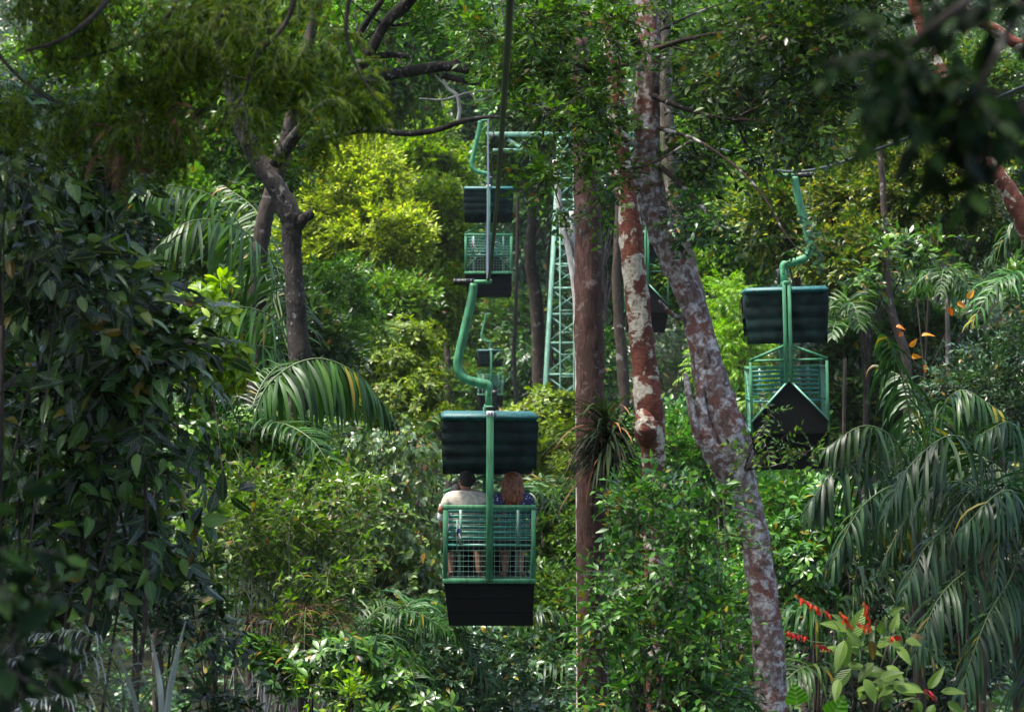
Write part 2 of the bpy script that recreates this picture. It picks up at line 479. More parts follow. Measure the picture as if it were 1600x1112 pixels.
# ------------------------------------------------------------------ gondola (origin: middle of its underside, front towards +Y)
def build_gondola(label):
    root = thing('gondola', label, 'gondola', (0, 0, 0), 0, 'open gondolas hanging from the haul cables')
    YB, YF = -.58, .58
    # roof: corrugated hood hanging down at back and front, flat teal top
    g = Geo(); xs = np.array([-.515, -.50, 0, .50, .515])
    for sy, zb in ((-1, 1.69), (1, 1.58)):
        zs = np.linspace(zb, 2.20, 41)
        bow = .010 * np.abs(np.sin((zs - zb) / (2.2 - zb) * PI * 4.0)) + .03 * np.sin((zs - zb) / (2.2 - zb) * PI * .6)
        rows = []
        for z, b in zip(zs, bow):
            ww = 1 - .035 * (2.2 - z) / .5
            rows += [(x * ww + (.006 * np.sign(x) * b / .02), sy * (.50 + b - (.03 if abs(x) > .51 else 0)), z) for x in xs]
        k = len(xs); i, j = np.meshgrid(np.arange(len(zs) - 1), np.arange(k - 1), indexing='ij')
        a = (i * k + j).ravel(); g.add(rows, np.stack([a, a + 1, a + k + 1, a + k], 1))
        rin = [(x, y - sy * .02, z) for x, y, z in rows]; g.add(rin, np.stack([a, a + k, a + k + 1, a + 1], 1))
        for x in (-.49, .49):
            g.beam((x, sy * .50, zb + .01), (x, sy * .50, 2.2), .02)
    for sx in (-1, 1):      # side flaps
        g.box((sx * .502, 0, 2.06), (.014, .96, .30))
    roof = g.build('roof', HOOD, root)
    t = Geo()
    t.box((0, 0, 2.245), (1.05, 1.14, .085), bev=.035)
    t.build('roof_cap', TEAL, roof)
    # posts outside the hood, front and back, joined over the roof
    g = Geo(); g.box((0, YB - .045, 1.40), (.078, .05, 1.86), bev=.006)
    for z in (.50, 1.33, 1.41):
        for x in ((-.02, .02) if z < .6 else (.01,)):
            g.tube([(x, YB - .068, z), (x, YB - .078, z)], .007, 6)
    g.build('post', GREEN, root)
    g = Geo()
    for x in (-.028, .035): g.box((x, YF + .045, 1.71), (.045, .045, 1.24), bev=.005)
    g.build('post', GREEN, root)
    g = Geo(); g.box((0, 0, 2.335), (.08, 1.30, .05), bev=.006); g.box((0, 0, 2.44), (.078, .09, .17), bev=.006)
    for y in (YB - .03, YF + .03): g.box((0, y, 2.30), (.078, .05, .07))
    g.build('hanger_beam', GREEN, root)
    g = Geo(); g.box((.055, -.02, 2.43), (.05, .06, .20), bev=.008); g.tube([(.03, -.08, 2.5), (.09, -.08, 2.5)], .03, 10); 
    g.build('hanger_pin', RUBBER, root)
    g = Geo(); g.box((0, YB - .05, 2.345), (.10, .06, .03), bev=.004); g.build('plate_holder', RUBBER, root)
    # number plate
    g = Geo(); g.box((0, YB - .0775, 2.285), (.082, .006, .055)); pl = g.build('number_plate', WHITE, root)
    g = Geo()
    for x in (-.014, .016):
        g.box((x, YB - .0825, 2.286), (.009, .003, .034)); g.box((x - .007, YB - .0825, 2.298), (.008, .003, .007))
        g.box((x, YB - .0825, 2.268), (.02, .003, .005))
    g.build('numeral', INK, pl)
    # bent hanger arm up to the cable
    pts = [(-.175, 0, 3.70), (-.20, 0, 3.50), (-.33, 0, 2.92), (-.345, 0, 2.82), (-.325, 0, 2.72), (-.27, 0, 2.66), (-.18, 0, 2.625), (-.06, 0, 2.60), (-.015, 0, 2.585), (0, 0, 2.54), (0, 0, 2.46)]
    g = Geo(); g.tube(spline(pts, 46), .05, 14); g.build('hanger_arm', GREEN, root)
    g = Geo(); g.tube([(-.40, 0, 3.715), (-.16, 0, 3.72)], .032, 12)
    for x in (-.39, -.33, -.27, -.21): g.tube([(x, 0, 3.715), (x + .02, 0, 3.715)], .038, 12)
    g.build('grip_roller', RUBBER, root)
    g = Geo(); g.box((-.08, 0, 3.715), (.20, .07, .05), bev=.012); g.box((.0, 0, 3.72), (.05, .24, .05), bev=.01); g.build('cable_grip', GREEN, root)
    # floor, skirt
    g = Geo(); g.box((0, 0, .455), (.98, 1.16, .03)); g.build('floor_pan', SKIRT, root)
    g = Geo(); top = [(-.485, YB), (.485, YB), (.485, YF), (-.485, YF)]; bot = [(-.43, YB + .03), (.475, YB + .03), (.44, YF - .06), (-.40, YF - .06)]
    zs = [.438, .30, .29, .15, .14, .0]; V = []
    for z in zs:
        s = 1 - z / .438; off = .003 if z in (.30, .15) else 0
        V += [(tx * (1 - s) + bx * s, ty * (1 - s) + by * s + off * np.sign(ty), z) for (tx, ty), (bx, by) in zip(top, bot)]
    F = [[k * 4 + i, (k + 1) * 4 + i, (k + 1) * 4 + (i + 1) % 4, k * 4 + (i + 1) % 4] for k in range(5) for i in range(4)] + [[20, 21, 22, 23]]
    g.add(V, F); g.build('skirt', SKIRT, root, smooth=False)
    # back panel: frame and wire mesh
    g = Geo()
    g.box((0, YB, 1.275), (1.0, .04, .05), bev=.004); g.box((0, YB, .485), (1.0, .04, .055), bev=.004)
    for x in (-.475, .475): g.box((x, YB, .88), (.05, .04, .738), bev=.004)
    fr = g.build('back_frame', GREEN, root)
    g = Geo()
    for x in np.arange(-.45, .451, .0562): g.tube([(x, YB, .51), (x, YB, 1.25)], .0019, 4, cap=False)
    for z in np.arange(.53, 1.25, .0562): g.tube([(-.45, YB - .006, z), (.45, YB - .006, z)], .0019, 4, cap=False)
    g.build('wire_mesh', WIRE, fr)
    # front: gable frame and black gable shield
    g = Geo(); ap, ez = 1.57, 1.375
    for sx in (-1, 1):
        g.beam((0, YF, ap), (sx * .485, YF, ez), .035); g.box((sx * .475, YF, .905), (.035, .035, .905), bev=.004)
        g.beam((sx * .01, YF + .002, ez - .005), (sx * .455, YF + .002, ez - .005), .03)
    g.build('front_frame', GREEN, root)
    g = Geo(); V = [(-.46, YF + .02, .45), (.46, YF + .02, .45), (.46, YF + .02, .62), (0, YF + .02, 1.11), (-.46, YF + .02, .62)]
    V += [(x, y + .02, z) for x, y, z in V]
    g.add(V, [[4, 3, 2], [4, 2, 1]]); g.v[-1] = g.v[-1]
    g.add(V, [[0, 1, 2, 4], [5, 9, 7, 6]]); g.add(V, [[9, 8, 7]]); g.add(V, [[0, 5, 6, 1], [1, 6, 7, 2], [2, 7, 8, 3], [3, 8, 9, 4], [4, 9, 5, 0]])
    sh = g.build('gable_shield', SKIRT, root, smooth=False)
    g = Geo()
    for sx in (-1, 1): g.beam((0, YF + .045, 1.125), (sx * .475, YF + .045, .615), .022)
    g.build('shield_edge', mat_pale_edge, sh)
    # sides
    for sx in (-1, 1):
        g = Geo(); x = sx * .478
        g.beam((x, YB + .02, 1.275), (x, YF - .018, 1.275), .035); g.beam((x, YB + .02, .88), (x, YF - .018, .88), .025); g.beam((x, YB + .02, .485), (x, YF - .018, .485), .04)
        g.beam((x, YB + .02, 1.27), (x, YF - .02, .50), .02)
        sf = g.build('side_frame', GREEN, root)
        g = Geo()
        for y in np.arange(YB + .08, YF - .03, .075): g.tube([(x, y, .50), (x, y, 1.26)], .0019, 4, cap=False)
        for z in np.arange(.55, 1.25, .075): g.tube([(x + .005 * sx, YB + .02, z), (x + .005 * sx, YF - .02, z)], .0019, 4, cap=False)
        g.build('wire_mesh', WIRE, sf)
    # bench: back slats, seat slats, brackets
    b = thing_part('bench', root)
    g = Geo()
    for z in np.linspace(.935, 1.225, 6): g.box((0, YB + .15 - .05 * (1.0 - z), z), (.88, .018, .034), bev=.005)
    g.build('backrest', SLAT, b)
    g = Geo()
    for y in (-.36, -.28, -.20, -.12, -.04): g.box((0, y, .845), (.88, .06, .02), bev=.004)
    g.box((0, YB + .10, .86), (.90, .03, .03))
    g.build('seat', SLAT, b)
    for x in (-.31, .31):
        g = Geo(); g.box((x, YB + .09, 1.06), (.03, .03, .42)); g.beam((x, YB + .09, .86), (x, .0, .81), .025); g.beam((x, -.02, .81), (x, -.02, .47), .025)
        g.build('bracket', WIRE, b)
    return root


def thing_part(name, parent):
    o = bpy.data.objects.new(name, None); COL.objects.link(o); o.parent = parent; o.empty_display_size = .1
    return o


mat_pale_edge = mat_plain('pale_green_edge', (.16, .38, .26), .45, var=.1)

# camera-relative layout: (label, pixel of the underside's middle, distance, turn)
gond = build_gondola('green caged gondola carrying the passengers, nearest to the camera on its cable')


def place_g(o, px, py_grip, d, rz, tilt=0.0):
    c = at(px, py_grip, d); o.location = (c[0], c[1], c[2] - 3.72); o.rotation_euler = (0, R(tilt), rz)
    return o


D1 = 26.6
place_g(gond, 762, 440, D1, R(2), .3)
GROUP_DONE = []
gl = [('pale green empty gondola just above and behind the one with passengers', 763, 188, 51, 1, 0),
      ('small shadowed gondola farthest up the track, seen under the second one', 766, 490, 97, 4, 0),
      ('empty gondola facing the camera with a black gable shield, beside the grey palms', 1232, 274, 30.8, 177, 1.5),
      ('pale green gondola half hidden behind the red and white mottled trunk', 1010, 264, 55, 178, 0)]
gondolas = [gond]
for lab, px, py, d, rz, tl in gl:
    o = copy_tree(gond); o['label'] = lab
    place_g(o, px, py, d, R(rz), tl)
    gondolas.append(o)


# ------------------------------------------------------------------ cables
def cable(label, pts, rad):
    o = Geo().tube(spline(pts, 60), rad, 8).build('haul_cable', CABLE)
    return tag(o, label, 'cable', 'steel cables of the ropeway')


gpos = [np.array(o.location) + np.array([0, 0, 3.765]) for o in gondolas]
T_D = 57.0
armL = at(770, 205, T_D); armR = at(1003, 205, T_D)
cable('dark steel cable rising from the passenger gondola towards the camera',
      [at(806, -330, 6.2), at(797, 0, 9.4), at(789, 130, 12.5), at(775, 330, 19.5), gpos[0], (gpos[0] + gpos[1]) / 2 + [0, 0, -.12], gpos[1], armL + [0, 0, -.02],
       at(768, 330, 75), gpos[2], at(772, 470, 120), at(772, 300, 150)], .0165)
cable('thin steel cable over the gondola with the black gable shield',
      [at(2050, -60, 11), at(1590, 140, 18.2), at(1395, 225, 24.0), gpos[3], at(1110, 232, 42), gpos[4], armR + [0, 0, -.02], at(960, 290, 75), at(910, 420, 110), at(880, 400, 150)], .0165)

# ------------------------------------------------------------------ lattice tower
tx = at(885, 0, T_D)[0]
tw = thing('lattice_tower', 'pale green steel lattice tower behind the brown trunk, holding both cables', 'tower', (tx, T_D, gz(tx, T_D)))
zt = armL[2] - gz(tx, T_D) - .1
hw = lambda z: .95 + (.16 - .95) * min(1, z / zt)
for sx in (-1, 1):
    for sy in (-1, 1):
        g = Geo(); g.beam((sx * hw(0), sy * hw(0), -.4), (sx * hw(zt), sy * hw(zt), zt), .10, .10); g.build('leg', TOWERGREEN, tw)
g = Geo(); z = .2; zl = [z]
while z < zt - .3:
    z += max(.5, hw(z) * 1.5); zl.append(min(z, zt))
for z in zl:
    h = hw(z)
    for a, b in (((-h, -h), (h, -h)), ((h, -h), (h, h)), ((h, h), (-h, h)), ((-h, h), (-h, -h))):
        g.beam((*a, z), (*b, z), .06, .06)
    g.build('ring_girder', TOWERGREEN, tw); g = Geo()
g = Geo()
for z0, z1 in zip(zl[:-1], zl[1:]):
    h0, h1 = hw(z0), hw(z1)
    for a, b in (((-1, -1), (1, -1)), ((1, -1), (1, 1)), ((1, 1), (-1, 1)), ((-1, 1), (-1, -1))):
        g.beam((a[0] * h0, a[1] * h0, z0 + .03), (b[0] * h1, b[1] * h1, z1 - .03), .045, .03)
        g.beam((b[0] * h0 * .97, b[1] * h0 * .97, z0 + .03), (a[0] * h1 * .97, a[1] * h1 * .97, z1 - .03), .045, .03)
g.build('cross_brace', TOWERGREEN, tw)
wl, wr = armL[0] - tx, armR[0] - tx
g = Geo(); g.box(((wl + wr) / 2, 0, zt + .02), (wr - wl + .3, .14, .11), bev=.01); g.beam((wl * .8, 0, zt - .1), (0, 0, zt - .9), .09); g.beam((wr * .8, 0, zt - .1), (0, 0, zt - .9), .09)
g.box((wl + .35, -.15, zt - .38), (.7, .5, .07), bev=.01); g.box((wr - .35, -.15, zt - .38), (.9, .5, .10), bev=.01)
g.build('crossarm', TOWERGREEN, tw)
for x in (wl, wr):
    g = Geo()
    for y in (-.75, -.25, .25, .75): g.tube([(x - .04, y, zt - .12), (x + .04, y, zt - .12)], .14, 14)
    g.beam((x + .07, -.9, zt - .1), (x + .07, .9, zt - .1), .06)
    g.build('sheave', RUBBER, tw)
g = Geo()
for k in range(26): g.beam((-.16, -hw(zt * k / 26) - .05, zt * k / 26), (.16, -hw(zt * k / 26) - .05, zt * k / 26), .025)
for sx in (-1, 1): g.beam((sx * .16, -hw(0) - .05, 0), (sx * .16, -hw(zt) - .05, zt), .03)
g.build('ladder', TOWERGREEN, tw)


# ------------------------------------------------------------------ people (seat height 0, facing +Y)
def skinned(joints, edges, sub=1):
    """joints: list of ((x,y,z), (rx,ry)); root = joint 0. returns vertex / quad arrays of the grown surface"""
    me = bpy.data.meshes.new('skin'); me.from_pydata([j[0] for j in joints], edges, [])
    ob = bpy.data.objects.new('skin', me); COL.objects.link(ob)
    ob.modifiers.new('s', 'SKIN')
    sv = me.skin_vertices[0].data
    for i, j in enumerate(joints):
        r_ = j[1] if isinstance(j[1], tuple) else (j[1], j[1])
        sv[i].radius = r_; sv[i].use_root = (i == 0)
    mo = ob.modifiers.new('u', 'SUBSURF'); mo.levels = sub; mo.render_levels = sub
    dg = bpy.context.evaluated_depsgraph_get(); ev = ob.evaluated_get(dg); m2 = bpy.data.meshes.new_from_object(ev)
    V = np.array([v.co[:] for v in m2.vertices]); F = [list(p.vertices) for p in m2.polygons]
    bpy.data.objects.remove(ob); bpy.data.meshes.remove(me); bpy.data.meshes.remove(m2)
    return V, np.array([f for f in F if len(f) == 4]), np.array([f for f in F if len(f) == 3])


def addskin(G, sk, m=0):
    V, q, t = sk
    G.add(V, q, m)
    if len(t): G.f.append((t + G.n - len(V), np.full(len(t), m, np.int32), None))


def ell(G, c, r, m=0, nu=18, nv=12, lo=0.0, fn=None):
    th = np.linspace(PI * lo, PI, nv); ph = np.arange(nu) / nu * 2 * PI
    V = []
    for t in th:
        for p in ph:
            q = np.array([math.sin(t) * math.cos(p), math.sin(t) * math.sin(p), -math.cos(t)])
            if fn: q = fn(q)
            V.append(np.array(c) + np.array(r) * q)
    F = [[i * nu + j, i * nu + (j + 1) % nu, (i + 1) * nu + (j + 1) % nu, (i + 1) * nu + j] for i in range(nv - 1) for j in range(nu)]
    G.add(V, F, m)


def hand(G, wrist, d, side, curl=.5, palm=(0, 0, -1)):
    """palm and five fingers from the wrist along d"""
    d = np.array(d, float); d /= np.linalg.norm(d); n = np.array(palm, float); n -= d * (n @ d); n /= np.linalg.norm(n)
    s = np.cross(n, d) * side; w = np.array(wrist, float)
    addskin(G, skinned([(tuple(w + d * .05), (.034, .016)), (tuple(w), (.022, .018)), (tuple(w + d * .09), (.036, .013))], [(0, 1), (0, 2)], 1))
    for k, ln in enumerate((.066, .078, .072, .056)):
        b = w + d * .075 + s * (.027 - .018 * k); p = [b]; a = 0
        for q in (.42, .33, .25):
            a += curl * .9; p.append(p[-1] + (d * math.cos(a) + n * math.sin(a)) * ln * q)
        addskin(G, skinned([(tuple(x), r_) for x, r_ in zip(p, (.0095, .009, .008, .0065))], [(0, 1), (1, 2), (2, 3)], 1))
    b = w + d * .025 + s * .022; t1 = b + (d * .6 + s * .8) * .035; t2 = t1 + (d * .85 + s * .3 + n * .3) * .03
    addskin(G, skinned([(tuple(b), .012), (tuple(t1), .0105), (tuple(t2), .008)], [(0, 1), (1, 2)], 1))


def person(label, loc, rz, skin, parts, head_turn=0.0, scale=1.0, elbows=None, wrists=None, legs=.11, hair=None, shoe=None):
    """one continuous seated body; parts: (name, kind, material)"""
    root = thing('person', label, 'person', loc, rz); root.scale = (scale,) * 3
    eL, eR = elbows; wL, wR = wrists
    sh = .175
    J = [((0, 0, .09), (.15, .11)), ((0, -.03, .24), (.135, .10)), ((0, -.04, .40), (.155, .105)), ((0, -.03, .515), (.13, .085)), ((0, -.01, .57), (.058, .055)), ((0, .005, .605), (.053, .053)),
         ((0, .015, .655), (.066, .080)), ((0, .02, .72), (.074, .092)), ((0, .01, .785), (.058, .072)),
         ((-sh, -.03, .51), .058), (eL, .042), (wL, .028), ((sh, -.03, .51), .058), (eR, .042), (wR, .028),
         ((-.09, .03, .075), .088), ((-legs - .02, .40, .085), .06), ((-legs, .40, -.10), .056), ((-legs, .37, -.315), .036), ((-legs - .01, .37, -.352), .036), ((-legs - .03, .50, -.365), (.034, .02)),
         ((.09, .03, .075), .088), ((legs + .02, .40, .085), .06), ((legs, .40, -.10), .056), ((legs, .37, -.315), .036), ((legs + .01, .37, -.352), .036), ((legs + .03, .50, -.365), (.034, .02))]
    E = [(0, 1), (1, 2), (2, 3), (3, 4), (4, 5), (5, 6), (6, 7), (7, 8), (3, 9), (9, 10), (10, 11), (3, 12), (12, 13), (13, 14),
         (0, 15), (15, 16), (16, 17), (17, 18), (18, 19), (19, 20), (0, 21), (21, 22), (22, 23), (23, 24), (24, 25), (25, 26)]
    g = Geo(); V, q, t = skinned(J, E, 2)
    hd = np.array([0, .01, .60])

    def turn(P):
        P = np.array(P, float); w = np.clip((P[:, 2] - .575) / .07, 0, 1) * head_turn
        x, y = P[:, 0] - hd[0], P[:, 1] - hd[1]
        P2 = P.copy(); P2[:, 0] = hd[0] + x * np.cos(w) - y * np.sin(w); P2[:, 1] = hd[1] + x * np.sin(w) + y * np.cos(w)
        return P2
    face = V.copy()      # press a face into the head: brow, nose, chin
    m = (V[:, 2] > .605) & (V[:, 1] > .05)
    nose = np.exp(-((V[:, 0] / .016) ** 2 + ((V[:, 2] - .70) / .028) ** 2)); chin = np.exp(-((V[:, 0] / .035) ** 2 + ((V[:, 2] - .63) / .02) ** 2)); eye = np.exp(-(((np.abs(V[:, 0]) - .032) / .014) ** 2 + ((V[:, 2] - .725) / .012) ** 2))
    face[m, 1] += .022 * nose[m] + .012 * chin[m] - .008 * eye[m]
    addskin(g, (turn(face), q, t), 0)
    for sx in (-1, 1):   # ears, eyes
        k = len(g.v); ell(g, (sx * .078, .012, .71), (.010, .020, .032), 0, 10, 8); g.v[k] = turn(g.v[k])
        k = len(g.v); ell(g, (sx * .031, .088, .722), (.011, .010, .007), 1, 8, 6); g.v[k] = turn(g.v[k])
    k = len(g.v); ell(g, (0, .099, .66), (.024, .008, .006), 2, 10, 6); g.v[k] = turn(g.v[k])
    for e, w_, sd in ((eL, wL, 1), (eR, wR, -1)):
        hand(g, w_, np.array(w_) - np.array(e), sd, .45)
    g.build('body', [skin, WHITE, LIP], root)
    for name, kind, mt in parts:
        g = Geo(); gr = lambda r_, a: (r_[0] + a, r_[1] + a) if isinstance(r_, tuple) else r_ + a
        if kind == 'shirt':
            s1 = .02
            mid = lambda a, b, f: tuple(np.array(a) * (1 - f) + np.array(b) * f)
            JJ = [((0, -.005, .06), (.165, .135))] + [(J[1][0], gr(J[1][1], .02)), (J[2][0], gr(J[2][1], .035)), ((0, -.035, .525), (.175, .14)), ((0, -.015, .595), (.082, .080)),
                 (J[9][0], .088), (mid(J[9][0], eL, .80), .068), (J[12][0], .088), (mid(J[12][0], eR, .80), .068)]
            addskin(g, skinned(JJ, [(0, 1), (1, 2), (2, 3), (3, 4), (3, 5), (5, 6), (3, 7), (7, 8)], 2))
        elif kind == 'shorts':
            JJ = [((0, 0, .07), (.17, .14))] + [(J[i][0], .108) for i in (15, 21)] + [((-legs - .015, .39, .075), .078), ((legs + .015, .39, .075), .078), ((-legs - .005, .40, -.09), .074), ((legs + .005, .40, -.09), .074)]
            addskin(g, skinned(JJ, [(0, 1), (1, 3), (0, 2), (2, 4), (3, 5), (4, 6)], 2))
        elif kind == 'short_hair':
            def fn(p):
                p = p.copy()
                if p[1] > .45 and p[2] < .45: p[1] = .45 + (p[1] - .45) * .2
                return p
            ell(g, (0, -.004, .728), (.090, .104, .094), 0, 26, 18, 0.0, fn)
            g.v[-1] = g.v[-1][:]; V0 = g.v[-1]; low = V0[:, 2] < .645
            V0[low, 2] = .645 + (V0[low, 2] - .645) * .3
            front = (V0[:, 1] > .055) & (V0[:, 2] < .765); V0[front, 1] = .055 + (V0[front, 1] - .055) * .15
            V0 += rng.normal(0, .0022, V0.shape); g.v[-1] = turn(V0)
        elif kind == 'long_hair':
            for s in range(430):
                a = rng.uniform(-PI * .93, PI * .93); top = np.array([rng.normal(0, .012), .01 + rng.normal(0, .03), .823])
                sa, ca = math.sin(a), -math.cos(a)
                fr_ = max(0, ca)
                ln = rng.uniform(.50, .60) if ca < .3 else rng.uniform(.47, .53)
                fl = rng.uniform(.96, 1.14); P = [top]
                for q_, rr, zz in ((1, .062, .811), (2, .092, .765), (3, .100, .70), (4, .110, .63), (5, .120, .565)):
                    P.append(np.array([sa * rr * fl * .98, .005 + ca * rr * fl * (1.06 if ca < 0 else .86) - (.02 if q_ > 3 else 0), zz]))
                ph = rng.uniform(0, 6.28)
                for q_ in range(3):
                    zz = .565 - (.045 + .035 * q_) * (1 if ca < .5 else .6)
                    P.append(np.array([sa * .112 * fl * (1 - .10 * q_), .005 + ca * .118 * fl * (1 - .12 * q_) - .035, max(zz, .83 - ln)]))
                P = spline(P, 16); tt = np.linspace(0, 1, 16)
                P[:, 0] += np.sin(tt * 17 + ph) * .019 * tt + np.sign(sa) * .030 * np.clip(tt - .55, 0, 1); P[:, 1] += np.cos(tt * 17 + ph) * .012 * tt
                g.tube(P, np.linspace(.0075, .004, 16), 5, cap=False)
        elif kind == 'strap':
            pts = [(-.10, .12, .40), (-.05, .08, .545), (.03, -.035, .60), (.02, -.125, .53), (-.06, -.165, .44), (-.13, -.15, .33), (-.18, -.06, .20)]
            q_ = spline(pts, 30)
            for a, b in zip(q_[:-1], q_[1:]): g.beam(a, b + (b - a) * .1, .022, .006, up=(0, -1, .3))
        elif kind == 'sandal':
            for sx in (-1, 1):
                gg = Geo(); gg.box((sx * (legs + .022), .445, -.395), (.085, .235, .022), bev=.01)
                gg.tube(spline([(sx * (legs + .022) - .045, .46, -.385), (sx * (legs + .022), .475, -.335), (sx * (legs + .022) + .045, .46, -.385)], 8), .009, 6)
                gg.tube(spline([(sx * legs - .042, .36, -.32), (sx * legs, .325, -.318), (sx * legs + .042, .36, -.32)], 8), .008, 6)
                gg.build(name, mt, root)
            continue
        g.build(name, mt, root)
    return root


def mat_dots(name, base, dot, scale, thr):
    m, nt, N, L = new_mat(name); out = N.new('ShaderNodeOutputMaterial'); b = N.new('ShaderNodeBsdfPrincipled')
    tc = N.new('ShaderNodeTexCoord'); v = N.new('ShaderNodeTexVoronoi'); v.inputs['Scale'].default_value = scale; v.inputs['Randomness'].default_value = .75
    L.new(tc.outputs['Object'], v.inputs['Vector']); r = ramp(N, [(thr, dot), (thr + .04, base)]); L.new(v.outputs['Distance'], r.inputs['Fac'])
    L.new(r.outputs['Color'], b.inputs['Base Color']); b.inputs['Roughness'].default_value = .8; L.new(b.outputs['BSDF'], out.inputs['Surface'])
    return m


LIP = mat_plain('lips', (.30, .10, .08), .5, var=.05)
SKIN1 = mat_plain('tanned_skin', (.22, .10, .06), .55, var=.08, scale=20)
SKIN2 = mat_plain('pale_skin', (.30, .15, .10), .55, var=.08, scale=20)
HAIRD = mat_plain('black_hair', (.006, .005, .0045), .8, var=.3, scale=80, bump=.5)
HAIRR = mat_plain('auburn_hair', (.20, .065, .022), .5, var=.35, scale=30)
SHIRT = mat_plain('patterned_linen_shirt', (.40, .355, .29), .85, var=.17, scale=26, bump=.15)
DOTS = mat_dots('navy_dotted_cloth', (.012, .012, .06), (.5, .5, .58), 34, .23)
SHORTS = mat_plain('dark_shorts', (.012, .013, .015), .85)
KHAKI = mat_plain('khaki_shorts', (.035, .032, .028), .85)
WHITECLOTH = mat_plain('white_cotton', (.55, .55, .55), .85, var=.05)
RED = mat_plain('red_strap', (.42, .03, .03), .6)
SANDAL = mat_plain('brown_sandal', (.05, .03, .02), .6)

g0 = np.array(gond.location)
SEAT = .835
man = person('man in a mottled beige shirt with short black hair on the gondola bench', g0 + [-.235, -.24, SEAT], R(2), SKIN1,
             [('shirt', 'shirt', SHIRT), ('shorts', 'shorts', SHORTS), ('hair', 'short_hair', HAIRD), ('sandal', 'sandal', SANDAL)],
             head_turn=R(38), elbows=((-.285, -.035, .37), (.24, .10, .28)), wrists=((-.21, .20, .43), (.16, .32, .19)), legs=.15)
woman = person('woman with long wavy auburn hair in a navy dotted blouse on the bench', g0 + [.275, -.24, SEAT], R(0), SKIN2,
               [('blouse', 'shirt', DOTS), ('shorts', 'shorts', KHAKI), ('hair', 'long_hair', HAIRR), ('bag_strap', 'strap', RED), ('sandal', 'sandal', SANDAL)],
               head_turn=R(-6), elbows=((-.21, .05, .26), (.25, .05, .25)), wrists=((-.10, .27, .17), (.13, .27, .17)), legs=.085, scale=.97)
kid = person('dark-haired passenger in white leaning out past the man in the beige shirt', g0 + [-.345, .30, SEAT - .06], R(8), SKIN1,
             [('shirt', 'shirt', WHITECLOTH), ('shorts', 'shorts', SHORTS), ('hair', 'short_hair', HAIRD)],
             head_turn=R(15), elbows=((-.20, .02, .28), (.23, .08, .27)), wrists=((-.12, .22, .22), (.14, .25, .20)), legs=.08, scale=.86)


def flag(label, loc, cols):
    root = thing('pennant', label, 'flag', loc)
    g = Geo(); g.tube([(0, 0, -.34), (0, 0, .02)], .004, 6); g.build('stick', WIRE, root)
    g = Geo(); n = 14; V = []
    for i in range(n + 1):
        t = i / n
        for s in np.linspace(0, 1, 7):
            wv = .055 * (t ** .7) * (1 - .25 * t)
            V.append((.005 + s * wv + .012 * math.sin(t * 7) * t, -.012 - .02 * math.sin(s * 7 + t * 3) * t, -t * .19 + .01 * s))
    k = 7; F = []; M = []
    for i in range(n):
        for j in range(6):
            F.append([i * k + j, i * k + j + 1, (i + 1) * k + j + 1, (i + 1) * k + j]); t = i / n
            M.append(0 if t < .36 else (1 if t < .68 else (2 if (j < 3 and t < .8) else 0)) if len(cols) == 3 else (1 if (t > .45 and j < 4) else 0))
    g.add(V, F, M); g.build('cloth', cols, root)
    return root


BLUE = mat_plain('blue_cloth', (.02, .03, .22), .8); REDC = mat_plain('red_cloth', (.45, .03, .03), .8)
g1 = np.array(gondolas[1].location)
flag('small white, blue and red flag hanging on the passenger gondola mesh', g0 + [-.325, -.625, 1.13], [WHITECLOTH, BLUE, REDC])
flag('small white flag with a red patch on the second gondola mesh', g1 + [-.33, -.625, 1.20], [WHITECLOTH, REDC])

# ------------------------------------------------------------------ vegetation: materials
def stops(*cs): return [(i / (len(cs) - 1), c) for i, c in enumerate(cs)]


